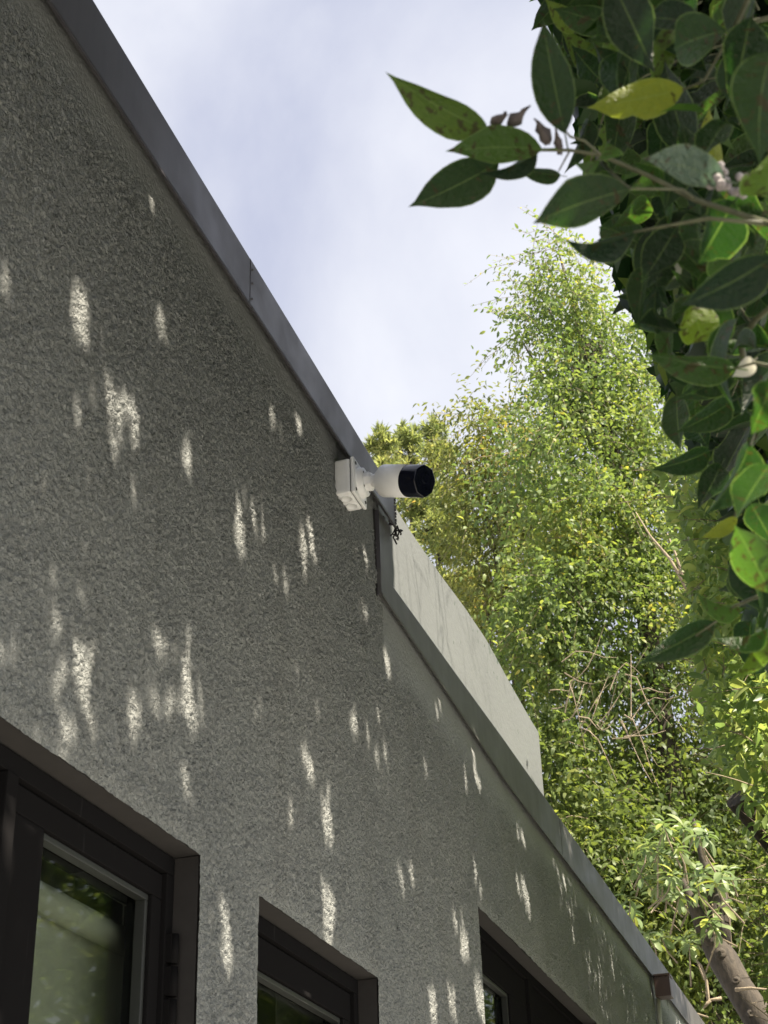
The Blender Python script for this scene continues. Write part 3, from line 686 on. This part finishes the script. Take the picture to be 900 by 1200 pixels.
# hand-placed leaves: base px, tip px, width px, distance at base and tip (m), mesh, roll
HERO = [((572,152),(459,101),46,1.30,1.33,0,.35),((636,175),(524,172),44,1.28,1.30,'B',-.5),((585,190),(484,245),48,1.33,1.36,2,.3),((630,178),(573,214),26,1.31,1.33,1,.6),((657,206),(608,200),22,1.36,1.38,3,.2),
 ((662,157),(634,22),50,1.24,1.22,'B',.15),((738,222),(620,258),58,1.16,1.15,'B',-.4),((745,272),(648,307),38,1.20,1.18,1,.5),((802,104),(690,128),50,1.30,1.33,'Y',.2),((727,122),(743,42),38,1.42,1.44,0,.4),
 ((718,-20),(766,80),56,1.18,1.22,2,.1),((851,36),(771,57),60,1.25,1.22,0,-.2),((880,20),(850,128),62,1.17,1.2,4,.3),((905,60),(872,172),70,1.0,1.04,1,-.5),((806,185),(776,72),52,1.46,1.44,0,.1),
 ((845,203),(824,127),30,1.34,1.33,'YS',.5),((850,212),(757,182),44,1.14,1.18,'T',-.6),((908,300),(803,365),56,1.05,1.07,0,.3),((792,268),(756,328),42,1.32,1.36,2,.2),((861,236),(808,312),60,1.16,1.2,4,.35),
 ((862,432),(769,424),42,1.28,1.32,1,.25),((838,729),(758,776),36,1.42,1.46,0,.15),((872,712),(816,708),26,1.38,1.40,3,.9),((902,695),(862,612),52,1.2,1.2,0,-.1),((864,606),(826,632),20,1.5,1.52,'YS',.4),
 ((878,520),(852,595),44,1.2,1.24,1,.6),((902,545),(862,602),40,1.12,1.15,2,-.4),((832,528),(776,553),30,1.6,1.65,0,.4),((845,545),(822,592),30,1.55,1.6,2,.2),((884,422),(862,440),20,1.3,1.32,'D',.2),((800,295),(782,330),20,1.5,1.52,'D',.1),
 ((898,232),(905,180),60,1.05,1.1,2,.2),((905,450),(870,520),46,1.15,1.2,4,.2),((858,470),(805,505),34,1.5,1.55,0,.3),((770,330),(732,350),24,2.0,2.05,3,.4),((790,365),(748,385),26,2.0,2.05,0,.4),
 ((705,95),(672,60),30,1.75,1.8,2,.3),((682,30),(645,8),30,1.7,1.74,0,.3),((690,140),(676,190),26,1.6,1.65,1,.4),((760,235),(728,262),28,1.5,1.55,0,.2),((712,168),(690,215),28,1.25,1.22,1,1.0),
 ((880,650),(905,720),40,1.3,1.3,3,.5),((885,740),(880,790),20,1.35,1.4,3,1.0),((900,735),(858,760),24,1.3,1.34,1,.9),((880,590),(905,640),40,1.3,1.3,4,.2),((826,400),(806,350),44,1.35,1.4,2,.2),((850,330),(862,280),46,1.25,1.3,1,.2)]
n_obj = 0
heroP = []
def pt(px, py, d): return CAM + ray(px, py) * d
for (b, tp, w, d0, d1, k, roll) in HERO:
    p, q = pt(*b, d0), pt(*tp, d1); d = q - p; Ln = np.linalg.norm(d)
    view = unit(CAM - (p + q) / 2); a = unit(d)
    nrm = unit(view - a * np.dot(view, a)); side = np.cross(a, nrm)
    nr = -(nrm * math.cos(roll) + side * math.sin(roll))            # we look at the undersides
    me = {'B': BITE, 'Y': YEL, 'YS': YELS, 'T': TEAL, 'D': GLARE}.get(k) if isinstance(k, str) else VARS[k]
    lab = {'Y': 'yellow-green leaf with a brown blotch and a bitten notch', 'T': 'leaf with sky reflection painted in pale blue-green', 'D': 'leaf whitened to stand for glare'}.get(k) if isinstance(k, str) else None
    real_w = w / FPX * (d0 + d1) / 2 / max(.45, math.cos(roll)); base_w = .46 * Ln
    place_leaf(me, p, d, nr, Ln, near, real_w / base_w, lab); n_obj += 1
    heroP.append(p)
# twigs that carry them
def twig_px(pts, r0, r1):
    tw = MB(); P = [pt(*p) for p in pts]; k = len(P); tw.tube(P, [r0 + (r1 - r0) * i / (k - 1) for i in range(k)], 6); tw.build('twig', M_STEM, near)
twig_px([(1010,300,1.0),(900,262,1.1),(815,234,1.2),(760,206,1.26),(705,182,1.28),(668,176,1.29),(632,176,1.29),(600,160,1.30),(578,152,1.30)], .0030, .0008)
twig_px([(705,182,1.28),(685,165,1.26),(668,160,1.25),(660,150,1.24)], .0014, .0008); twig_px([(668,176,1.29),(655,200,1.34)], .001, .0007)
twig_px([(700,185,1.27),(730,215,1.2),(740,222,1.16)], .0016, .001); twig_px([(900,262,1.1),(830,256,1.14),(780,265,1.18),(742,272,1.2)], .0018, .0009)
twig_px([(815,234,1.2),(800,222,1.2),(735,221,1.17)], .0014, .0009)
twig_px([(905,20,1.2),(862,30,1.23),(845,60,1.26),(825,95,1.29),(800,105,1.30)], .002, .0008); twig_px([(862,30,1.23),(890,-30,1.15)], .0024, .002)
twig_px([(960,690,1.25),(905,694,1.3),(880,702,1.36),(862,710,1.38),(838,729,1.42),(815,745,1.43)], .0022, .0007); twig_px([(905,430,1.2),(885,425,1.27),(860,432,1.28)], .0018, .0009)
twig_px([(880,470,1.5),(868,400,1.5),(885,375,1.45),(910,355,1.4)], .0035, .003); twig_px([(862,604,1.45),(872,570,1.4),(880,520,1.3),(895,470,1.25)], .002, .001)
# withered buds by the tip of the long twig
for (px, py, rr, dx, dy) in ((582,141,.0055,8,-5),(604,141,.006,16,-16),(638,158,.006,-12,-20),(655,170,.004,-3,-14)):
    p = pt(px, py, 1.29); q = pt(px + dx, py + dy, 1.28); dd = unit(q - p)
    mb = MB(); mb.lathe([(-.009, .0006), (-.006, rr * .7), (0, rr), (.006, rr * .6), (.012, rr * .25), (.018, .0004)], p, dd, 9); o = mb.build('withered_bud', M_BUD, near)
    me = o.data
    for v in me.vertices: v.co += Vector(rng.normal(0, .0009, 3))
# whitish seed cluster on the stem by the blue-green leaf
mb = MB()
for k in range(16):
    p = pt(848 + rng.normal(0, 11), 212 + rng.normal(0, 9), 1.15 + rng.normal(0, .01)); mb.lathe([(-.004, .0003), (-.002, .003), (.001, .0036), (.004, .0003)], p, rng.normal(0, 1, 3), 7)
mb.build('dried_cluster', plain('dried_flower', (.30, .27, .27), .8, .5, 90), near)
# random close sprays: leaves along short twigs
def sprays(n, samp, Lr, slen, per, droop, face):
    C = []; D = []; Nn = []; Ln = []; segs = []
    S = samp(n)
    for s in S:
        d = unit(face(s) + rng.normal(0, .55, 3)); l = rng.uniform(*slen); k = rng.integers(*per)
        bend = np.array([0, 0, -droop]) * rng.uniform(.4, 1.2)
        pts = [s + d * l * u + bend * l * u * u for u in np.linspace(0, 1, 4)]
        segs.append(pts); ph = rng.uniform(0, 6.28)
        a = unit(np.cross(d, [0, 0, 1.]) + 1e-6); b = np.cross(a, d)
        for j in range(k):
            u = (j + .6) / k; p = s + d * l * u + bend * l * u * u; g = ph + j * 2.4
            o = math.cos(g) * a + math.sin(g) * b
            dd = unit(d * .65 + o * .8 + np.array([0, 0, -droop * .7]) + rng.normal(0, .15, 3))
            nn = unit(np.array([0, 0, 1.]) + .75 * rng.normal(0, 1, 3) + d * .2)
            C.append(p + dd * .01); D.append(dd); Nn.append(nn); Ln.append(rng.uniform(*Lr) * (1 if j < k - 1 else .75))
    return np.array(C), np.array(D), np.array(Nn), np.array(Ln), segs
def samp_near(n):
    out = []
    while sum(map(len, out)) < n:
        P = canopy_leaves(4000, .3, 2.0, .5, 5.2, 1.9, 7.5)
        px, py, d = proj(P); r = np.linalg.norm(P - CAM, axis=1)
        lim = np.interp(py, OUT_Y, OUT_X, left=625, right=1100)
        ok = (d > 0) & (px > lim + 5) & (px < 1000) & (py > -120) & (py < 850) & allowed(P) & (rng.random(len(P)) < np.clip(2.4 / r, .1, 1) ** 1.5)
        out.append(P[ok])
    return np.concatenate(out)[:n]
C, D, Nn, Ln, segs = sprays(1500, samp_near, (.055, .088), (.10, .28), (4, 8), .35, lambda s: np.array([-.75, .15, -.05]))
mid_ = C + D * Ln[:, None] * .5; tips = C + D * Ln[:, None]
ok = allowed(mid_, 4, 1.3) & allowed(tips, -14 + rng.normal(0, 8, len(tips)), 1.3) & lit_ok(mid_) & ~blocks_gap(mid_, D * Ln[:, None] * .5, .6)
C, D, Nn, Ln = C[ok], D[ok], Nn[ok], Ln[ok]
px, py, d = proj(C + D * Ln[:, None] * .5); inf = (px > 0) & (px < 905) & (py > -5) & (py < 1205)
size = np.where(inf, Ln / np.maximum(d, .1), 0); order = np.argsort(-size)
NEAR_MAX = 300 - n_obj
for i in order[:NEAR_MAX]:
    place_leaf(VARS[rng.integers(0, 5)], C[i], D[i], Nn[i], Ln[i], near, rng.uniform(.88, 1.15))
rest = order[NEAR_MAX:]
# deep canopy
P = np.concatenate([canopy_leaves(130000, .25, 1.85, .45, 6.1, 2.3, 6.9)])
zlow = np.where(P[:, 1] > 0, 1.6 + .40 * P[:, 1], 2.2 - .0 * P[:, 1])
P = P[(P[:, 2] > zlow - .4)]
P = P[allowed(P, 10)]
_t = P[:, 0] / SUN[0]; P = P[(P[:, 1] < 4.95) | ((P[:, 2] - SUN[2] * _t > 2.75) & (P[:, 1] - SUN[1] * _t < 6.4))]  # leaves added past the canopy's end to keep sun off the wall
_px, _py, _d = proj(P); P = P[(P[:, 2] > 3.15) | ((_d > 0) & (_px < 930) & (_py < 1200))]
# thin out towards the roof side of the outline, clump the rest
dn = rand_dir(len(P)); Lc = rng.uniform(.075, .125, len(P)); near_edge = np.linalg.norm(P - CAM, axis=1) < 6
D2 = unit(dn + np.array([-.3, 0, -.35])); mids = P + D2 * Lc[:, None] * .5
okc = allowed(P + D2 * Lc[:, None], 2, 2.3) & allowed(mids, 4, 2.3) & lit_ok(mids) & ~blocks_gap(mids, D2 * Lc[:, None] * .5)
P, D2, Lc = P[okc], D2[okc], Lc[okc]
CC = np.concatenate([C[rest], P]); DD = np.concatenate([D[rest], D2]); NN = np.concatenate([Nn[rest], unit(np.array([0, 0, .8]) + rng.normal(0, 1, (len(P), 3)))]); LL = np.concatenate([Ln[rest], Lc])
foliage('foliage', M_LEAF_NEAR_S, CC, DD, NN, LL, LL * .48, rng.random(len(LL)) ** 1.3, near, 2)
mb = MB()
for pts in segs[::2]:
    q = np.array(pts)
    if allowed(q, 2, 1.7).all(): mb.tube(pts, [.0022, .0018, .0014, .001], 4, False)
mb.build('small_twigs', M_STEM, near, 0, 'stuff')
mb = MB(); mb.tube([(2.15, 1.0, -.1), (2.1, 1.02, 1.2), (2.0, 1.1, 2.4), (1.95, 1.3, 3.6), (1.8, 1.6, 5.2)], [.17, .14, .12, .09, .05], 12); mb.build('trunk', M_BARK, near)
for e0, e1, e2 in (((1.98, 1.1, 2.6), (1.9, .2, 3.8), (1.7, -.6, 5.2)), ((1.95, 1.3, 3.4), (1.85, 2.4, 4.5), (1.6, 3.6, 5.8)), ((2.0, 1.1, 2.5), (2.2, 2.0, 3.7), (2.3, 3.4, 4.8))):
    mb = MB(); mb.tube([e0, e1, e2], [.06, .045, .02], 8); mb.build('limb', M_BARK, near)

# ---- bright green shrub further down the path
lime = thing('lime_green_hedge', 'bright lime green sunlit hedge beside the path, below the dark overhanging leaves', 'hedge', (1.5, 6.5, 0))
LX = np.array([560, 600, 640, 700, 760, 820, 880, 930, 980]); LO = np.array([770, 778, 800, 806, 815, 822, 835, 860, 880])
def lime_ok(P, jit):
    px, py, d = proj(P)
    ins = (px > -50) & (px < 925) & (py > -50) & (py < 1250)
    lim = np.interp(py, LX, LO, left=765, right=905) + jit
    return (~ins) | ((px > lim) & (py > 545 + (px - 770) * -.15))
def samp_lime(n):
    P = np.stack([rng.uniform(.42, 1.2, 8 * n), rng.uniform(5.6, 9.4, 8 * n), rng.uniform(2.6, 6.2, 8 * n)], 1)
    topz = 5.6 + .5 * (P[:, 0] - .7) + .25 * np.sin(P[:, 1] * 3.1) + rng.normal(0, .08, len(P))
    clump = np.array([mnoise.noise((p[0] * 3.2, p[1] * 3.2, p[2] * 3.2)) for p in P])
    P = P[lime_ok(P, 8) & (P[:, 2] < topz) & (clump > -.16) & lit_ok(P)]
    return P[:n]
C, D, Nn, Ln, segs = sprays(3300, samp_lime, (.055, .095), (.12, .30), (5, 9), .15, lambda s: np.array([-.45, -.35, .45]))
mids = C + D * Ln[:, None] * .5
ok = lime_ok(mids, rng.normal(0, 5, len(C))) & ~blocks_gap(mids, D * Ln[:, None] * .5, .5); C, D, Nn, Ln = C[ok], D[ok], Nn[ok], Ln[ok]
px, py, d = proj(C); inf = (px > 0) & (px < 900) & (py > 500) & (py < 1200)
order = np.argsort(-np.where(inf, (Ln / d) * (1 + .6 * np.clip((7.2 - d) / 2, -1, 1)), 0))
LV = [leaf_mesh('lime_leaf', M_LEAF_LIME, .42, .2, .12, prof=PROF[::2], petiole=0), leaf_mesh('lime_leaf_b', M_LEAF_LIME, .38, .35, .25, .2, prof=PROF[::2], petiole=0)]
for i in order[:300]: place_leaf(LV[i % 2], C[i], D[i], Nn[i], Ln[i], lime)
r_ = order[300:]
P = np.stack([rng.uniform(.9, 2.2, 40000), rng.uniform(4.9, 12., 40000), rng.uniform(2.2, 6.8, 40000)], 1)
P = P[(P[:, 2] < 2.9 + 1.5 * (P[:, 0] - .8)) & lime_ok(P, 15)]; D2 = rand_dir(len(P)); Lc = rng.uniform(.09, .14, len(P))
okc = ~blocks_gap(P + D2 * Lc[:, None] * .5, D2 * Lc[:, None] * .5) & lime_ok(P + D2 * Lc[:, None], 5); P, D2, Lc = P[okc], D2[okc], Lc[okc]
# leaves added out of view above the hedge to shade the far wall
Q = np.stack([rng.uniform(1.0, 2.3, 8500), rng.uniform(4.3, 9.6, 8500), rng.uniform(4.3, 7.6, 8500)], 1)
tq = Q[:, 0] / SUN[0]; zq = Q[:, 2] - SUN[2] * tq; yq = Q[:, 1] - SUN[1] * tq
Q = Q[lime_ok(Q, 15) & (zq > 2.95) & (zq < 3.84) & (yq > 4.95)]; dq = rand_dir(len(Q)); lq = rng.uniform(.08, .13, len(Q))
okc = ~blocks_gap(Q + dq * lq[:, None] * .5, dq * lq[:, None] * .5) & lime_ok(Q + dq * lq[:, None], 5)
P, D2, Lc = np.concatenate([P, Q[okc]]), np.concatenate([D2, dq[okc]]), np.concatenate([Lc, lq[okc]])
CC = np.concatenate([C[r_], P]); LL = np.concatenate([Ln[r_], Lc])
foliage('foliage', M_LEAF_LIME_S, CC, np.concatenate([D[r_], D2]), np.concatenate([Nn[r_], unit(np.array([0, 0, .8]) + rng.normal(0, 1, (len(P), 3)))]), LL, LL * .44, rng.random(len(LL)), lime)
mb = MB()
for pts in segs[::3]: mb.tube(pts, [.003, .0025, .002, .001], 3, False)
mb.build('twigs', M_TWIG, lime, 0, 'stuff')
for k in range(5):
    mb = MB(); y = 5.3 + k * .75; mb.tube([(1.5, y, -.05), (1.45, y + .05, 1.2), (1.3, y, 2.6), (1.2, y + .1, 4.0)], [.05, .045, .035, .015], 8); mb.build('stem', M_BARK, lime)
# sawn grey stub standing out of the hedge
stub = ony(886, 962, 6.6); st2 = ony(862, 936, 6.5)
dS = unit(st2 - stub)
mb = MB(); mb.tube([stub - dS * .45 + np.array([.1, .1, -.2]), stub, st2], [.055, .05, .047], 14); mb.build('cut_branch', M_BARK, lime)

# ---- background trees
def gappy(p): return mnoise.noise((p[0] * 2.1, p[1] * 2.1, p[2] * 2.1)) < -.13
def clump_leaves(clumps, yd, Lr, per_r, droop, tiny=False, edge=.35, side=None):
    """clumps: (px, py, rx, ry, density, dy): balls of drooping sprays standing at distance yd (+dy)"""
    C = []; D = []; Nn = []; Ln = []; segs = []
    for cx, cy, rx, ry, den, dy in clumps:
        c = ony(cx, cy, yd + dy); dpt = proj(c)[2]; ax = rx / FPX * dpt; az = ry / FPX * dpt * 1.08
        n = int(per_r * den * rx * ry / 1600)
        for _ in range(n):
            v = unit(rng.normal(0, 1, 3)) * rng.random() ** .45
            s = c + np.array([v[0] * ax, v[1] * (ax + az) * .6, v[2] * az])
            if s[1] < 11.9 and s[0] < .15: continue
            if den > .5 and gappy(s): continue
            d = unit(v * np.array([1, 1, .7]) + rng.normal(0, .45, 3) + np.array([0, 0, .25 - droop]))
            l = rng.uniform(.2, .5) * (Lr[1] / .06); k = rng.integers(6, 11); bend = np.array([0, 0, -droop * rng.uniform(.3, 1.3)])
            segs.append(([s + d * l * u + bend * l * u * u for u in (0, .5, 1)], den < .5))
            a = unit(np.cross(d, [0, 0, 1.]) + 1e-6); b = np.cross(a, d); u = (np.arange(k) + .5) / k
            p = s + d * (l * u)[:, None] + bend * (l * u * u)[:, None]
            g = rng.uniform(0, 6.28) + np.arange(k) * 2.6
            o = np.cos(g)[:, None] * a + np.sin(g)[:, None] * b
            dd = unit(d * .5 + o * .75 + np.array([0, 0, -droop]) + rng.normal(0, .2, (k, 3)))
            C.append(p); D.append(dd); Nn.append(unit(np.array([0, 0, .9]) + rng.normal(0, .7, (k, 3)))); Ln.append(rng.uniform(Lr[0], Lr[1], k))
    return np.concatenate(C), np.concatenate(D), np.concatenate(Nn), np.concatenate(Ln), segs
def tree(name, label, cat, yd, base, clumps, m, Lr, per_r, droop, wr=.42, tw_every=9, tw_r=.005, tint_pow=1.0, tiny=False, group=None, trunk=None, tr_r=.14, limbs=True, tmat=None):
    T = thing(name, label, cat, tuple(base), group)
    C, D, Nn, Ln, segs = clump_leaves(clumps, yd, Lr, per_r, droop, tiny)
    # tints drift from spray to spray: colour of the leaves themselves
    tn = np.array([mnoise.noise((p[0] * 1.1, p[1] * 1.1, p[2] * 1.1)) for p in C])
    tint = np.clip(.42 + .5 * tn + rng.normal(0, .22, len(C)), 0, 1) ** tint_pow
    foliage('crown', m, C, D, Nn, Ln, Ln * wr, tint, T, 2)
    mb = MB()
    for i_, (pts, show) in enumerate(segs):
        if not show and i_ % tw_every: continue
        mb.tube(pts, [tw_r, tw_r * .7, tw_r * .4], 3, False)
    mb.build('twigs', M_TWIG, T, 0, 'stuff')
    b = np.asarray(base, float)
    if trunk is None:
        cen = np.mean([ony(q[0], q[1], yd + q[5]) for q in clumps], 0); trunk = [b + (0, 0, -.1), b * .7 + cen * .3, b * .35 + cen * .65, cen]
    mb = MB(); mb.tube(trunk, np.linspace(tr_r, tr_r * .35, len(trunk)), 12); mb.build('trunk', tmat or M_BARK, T)
    if limbs:
        t0 = np.asarray(trunk[-1], float); tm = np.asarray(trunk[-2], float)
        for q in clumps[:14]:
            c = ony(q[0], q[1], yd + q[5]); s = tm + (t0 - tm) * rng.uniform(0, 1); md = (s + c) / 2 + rng.normal(0, .12, 3)
            mb = MB(); mb.tube([s, md, c], [tr_r * .28, tr_r * .18, tr_r * .06], 7); mb.build('limb', tmat or M_BARK, T)
    return T, C
TALL = [(655,296,34,26,.35,0),(625,330,30,30,.22,0),(612,400,26,34,.22,0),(668,340,45,45,.9,0),(700,385,55,50,1,.3),(650,400,45,45,.75,0),(640,455,42,42,.8,-.3),(735,430,50,50,.8,.5),(690,470,60,50,1,0),(745,500,60,60,1.1,.3),(665,540,60,55,1.1,-.4),(615,545,40,50,.8,-.5),(725,580,60,60,1.2,0),
 (790,560,50,60,1.0,.5),(690,630,65,60,1.2,-.4),(630,640,45,55,1,-.6),(765,640,55,55,.9,.3),(660,710,60,60,1.2,-.5),(725,720,60,55,1.1,0),(790,720,50,60,1.0,.5),(625,755,40,45,1,-.6),(690,790,60,50,.9,.2),(760,800,55,60,.9,.5),(650,840,45,40,.8,-.3),(710,870,60,50,.65,.6),(780,890,55,60,.9,.8),(845,610,50,60,1,.8),(870,700,50,60,1,.8),(860,800,55,60,1,.8),(880,890,50,60,1,.8)]
tall, _ = tree('tall_ficus', 'tall airy olive green ficus with drooping small leaves rising highest behind the building', 'tree', 13.6, (.15, 14.2, 0), TALL, M_LEAF_TALL, (.05, .085), 230, .45, .44, 9, .004, 1.0,
     trunk=[ony(880, 1330, 14.2), ony(800, 1000, 14.1), ony(770, 800, 14.0), ony(735, 600, 13.9), ony(690, 400, 13.7)], tr_r=.15)
# bare pale branches that show through it
def bare(parent, y, sets, r):
    for pts in sets:
        mb = MB(); P = [ony(a, b, y + c) for a, b, c in pts]; mb.tube(P, np.linspace(r, r * .25, len(P)), 7); mb.build('bare_branch', M_TWIG, parent)
bare(tall, 12.4, [[(805,690,0),(785,655,0),(762,628,0),(745,600,0)],[(803,688,0),(792,650,0),(782,625,0)],[(815,520,.2),(790,480,.2),(770,440,.2)]], .018)
mb = MB()
for k in range(26):
    a = np.array([rng.uniform(640, 760), rng.uniform(790, 880)]); ang = rng.choice([-.45, .3, .9, -.9]) + rng.normal(0, .3); l = rng.uniform(30, 90)
    P = [ony(a[0] + l * u * math.cos(ang), a[1] + l * u * math.sin(ang) + (10 + k % 3 * 9) * math.sin(u * (2 + k % 4) + k), 12.2 + rng.normal(0, .05)) for u in np.linspace(0, 1, 5)]
    mb.tube(P, np.linspace(.006, .0015, 5), 4, False)
mb.build('bare_twigs', M_TWIG, tall, 0, 'stuff')

SHORT = [(560,498,34,26,.9,0),(600,520,40,34,.9,0),(545,540,28,40,.9,0),(590,575,42,42,1.1,0),(560,620,34,40,1,0),(610,640,42,40,1,0),(570,680,32,34,1,.2),(600,720,36,36,1,0),(595,770,30,30,1,0),(635,600,36,40,.8,.2),(615,800,26,30,1,0)]
tree('rounded_ficus', 'shorter rounded yellow-olive tree just left of the tall ficus, above the pale wall', 'tree', 15.6, (-1.9, 16, 0), SHORT, M_LEAF_OLD, (.06, .10), 330, .55, .36, 9, .004)

PG = 'distant pines over the roof edge'
for k, (cl, lab) in enumerate(([[(447,520,20,20,.7,0),(455,560,22,22,.8,0),(440,600,20,24,.8,0),(470,640,22,20,.5,0)], 'far yellow-green pine low against the dark coping behind the camera'],
                             [[(478,515,18,16,.8,0),(470,545,24,18,.8,0),(490,590,26,22,.8,0),(505,620,24,20,.7,0),(490,655,22,18,.5,0)], 'far yellow-green pine in the middle of the three, right above the camera'],
                             [[(506,505,15,14,.8,0),(515,535,22,20,.9,0),(525,585,26,26,.8,0),(535,635,30,24,.9,0),(520,690,28,20,.5,0),(550,690,30,26,.8,0),(575,720,30,26,.7,0)], 'far pine with bare spire beside the rounded ficus'])):
    ydp = 27 + k * 1.5
    T = thing('pine_tree', lab, 'tree', tuple(ony(cl[1][0] + 40, 1100, ydp)), PG)
    C, D, Nn, Ln, segs = [], [], [], [], []
    for cx, cy, rx, ry, den, dy in cl:
        c = ony(cx, cy, ydp); dpt = proj(c)[2]; axr = rx / FPX * dpt; azr = ry / FPX * dpt
        for _ in range(int(den * rx * ry * .17)):
            v = unit(rng.normal(0, 1, 3)) * rng.random() ** .4; s = c + v * np.array([axr, axr, azr]); kk = 26
            dd = unit(rng.normal(0, 1, (kk, 3)) + v * .5 + np.array([0, 0, .35])); C.append(np.repeat(s[None], kk, 0)); D.append(dd); Nn.append(rand_dir(kk)); Ln.append(rng.uniform(.13, .24, kk)); segs.append([c, (c + s) / 2 + rng.normal(0, .05, 3), s])
    C, D, Nn, Ln = map(np.concatenate, (C, D, Nn, Ln))
    tn = np.array([mnoise.noise(tuple(p * .9)) for p in C]); foliage('crown', M_NEEDLE, C, D, Nn, Ln, Ln * .085, np.clip(.5 + .6 * tn + rng.normal(0, .2, len(C)), 0, 1), T, True)
    mb = MB()
    for q in segs[::4]: mb.tube(q, [.02, .014, .008], 4, False)
    mb.build('twigs', M_BARK, T, 0, 'stuff')
    tp = [ony(cl[0][0], cl[0][1] - 12, ydp)]
    g = ony(cl[0][0] + 30, 1100, ydp); g[2] = 0
    mb = MB(); mb.tube([g, (g * .4 + tp[0] * .6), tp[0]], [.25, .14, .03], 9); mb.build('trunk', M_BARK, T)

# leafy shrubs that fill the low gap behind the roof edge
UNDER = [(655,930,40,45,1,0),(640,880,34,40,1,0),(690,985,45,50,1,0),(730,1040,45,50,1,.3),(720,950,50,50,.9,.6),(765,1000,50,55,.9,.6),(780,1100,50,60,1,.8),(860,1010,50,60,1,1),(830,940,50,50,.9,1),(890,1080,40,70,1.1,1),(860,1130,50,70,1,1.2),(760,1070,45,50,1,.5),(905,1180,40,50,1,1.2),(800,1150,40,50,1,1.2),(860,1060,60,60,1,2.5),(880,1140,60,60,1,2.5),(840,980,60,60,1,2.5),(770,1050,60,60,1,2.2),(700,930,60,60,1,2),(820,1190,60,50,1,2.5),(880,960,50,50,1,2.5)]
tree('understory_shrub', 'dense mid green shrub between the roof edge and the thick trunk', 'shrub', 13.2, (.5, 13.5, 0), UNDER, M_LEAF_DARK, (.06, .10), 300, .35, .42, 9, .004, limbs=False, tr_r=.06)

# ---- sawn old tree with fresh sage green shoots
TY = 11.7
def tpx(px, py, r): return ony(px, py, TY), r
tp = [tpx(965, 1330, .13), tpx(920, 1240, .118), tpx(890, 1195, .113), tpx(866, 1158, .108), tpx(848, 1125, .105), tpx(836, 1104, .09), tpx(828, 1085, .06)]
pb = ony(960, 1330, TY)
old = thing('sprouting_tree', 'thick brown sawn tree trunk with sage green leafy shoots above it', 'tree', (pb[0], pb[1], 0))
mb = MB(); pts = [np.array([pb[0] + .05, pb[1], -.1])] + [q[0] for q in tp]
mb.tube(pts, [.19] + [q[1] for q in tp], 16)
tm_ = mb.mesh('trunk', M_BARK)
for v in tm_.vertices: v.co += Vector(.02 * mnoise.noise_vector(v.co * 7))
link('trunk', tm_, None, old)
for kx, ky, kr in ((846, 1118, .05), (862, 1150, .04), (832, 1098, .065), (880, 1188, .035)):
    kp = ony(kx, ky, TY - .095); mb = MB(); mb.lathe([(-.03, kr), (0, kr * .95), (.018, kr * .7), (.024, kr * .35), (.010, .0005)], kp, unit(np.array([.1, -1, .1]) + rng.normal(0, .25, 3)), 11); q_ = mb.build('knot', M_BARK, old)
    for v in q_.data.vertices: v.co += Vector(.012 * mnoise.noise_vector(v.co * 25))
for P in ([(838,1105,0),(840,1075,0),(834,1040,0),(822,1000,0),(812,960,0)], [(826,1090,0),(812,1060,-.05),(800,1030,-.1)], [(845,1110,0),(850,1070,.1),(848,1040,.1)]):
    mb = MB(); mb.tube([ony(a, b, TY + c) for a, b, c in P], np.linspace(.07, .015, len(P)), 9); mb.build('limb', M_BARK, old)
for P in ([(845,1170,-.15),(830,1172,-.2),(828,1150,-.2),(822,1132,-.2),(816,1125,-.2)], [(832,1172,-.2),(824,1182,-.2)], [(862,1160,-.15),(880,1158,-.2),(905,1160,-.2)], [(760,1160,-.2),(790,1180,-.2),(830,1192,-.2)]):
    mb = MB(); mb.tube([ony(a, b, TY + c) for a, b, c in P], np.linspace(.016, .006, len(P)), 6); mb.build('bare_branch', M_TWIG, old)
ROS = []
for _ in range(44):
    while True:
        x, y = rng.uniform(735, 862), rng.uniform(960, 1112)
        if ((x - 795) / 64) ** 2 + ((y - 1040) / 76) ** 2 < 1: break
    ROS.append((x, y, rng.normal(-.15, .28)))
C = []; D = []; Nn = []; Ln = []; segs = []
for x, y, dy in ROS:
    c = ony(x, y, TY + dy); ax = unit(np.array([rng.normal(0, .3), -.25 + rng.normal(0, .3), .9]))
    a = unit(np.cross(ax, [1, 0, .1])); b = np.cross(a, ax); k = rng.integers(8, 13)
    for j in range(k):
        g = j * 2.4 + rng.uniform(0, .3); el = .75 - 1.3 * (1 - j / k) + rng.normal(0, .1)
        dd = unit((math.cos(g) * a + math.sin(g) * b) * math.cos(el) + ax * math.sin(el) + np.array([0, 0, -.15])); C.append(c + ax * (.05 * j / k)); D.append(dd); Nn.append(unit(ax + .3 * rng.normal(0, 1, 3))); Ln.append(rng.uniform(.10, .155))
    segs.append([c - ax * .25 + rng.normal(0, .06, 3), c - ax * .1, c])
C, D, Nn, Ln = map(np.array, (C, D, Nn, Ln)); px, py, d = proj(C); o_ = np.argsort(-np.where((px < 900) & (py < 1200), Ln / d, 0))
SP = [(0, .05), (.2, .5), (.45, .85), (.7, 1.0), (.88, .7), (1, 0)]
SV = [leaf_mesh('sage_leaf', M_LEAF_SAGE, .30, .15, .2, prof=SP, petiole=0), leaf_mesh('sage_leaf_b', M_LEAF_SAGE, .34, .1, .35, .1, prof=SP, petiole=0)]
for i in o_[:300]: place_leaf(SV[i % 2], C[i], D[i], Nn[i], Ln[i], old)
r_ = o_[300:]
foliage('foliage', M_LEAF_SAGE_S, C[r_], D[r_], Nn[r_], Ln[r_], Ln[r_] * .32, rng.random(len(r_)), old)
mb = MB()
for q in segs: mb.tube(q, [.007, .006, .004], 5, False)
mb.build('shoots', M_TWIG, old, 0, 'stuff')
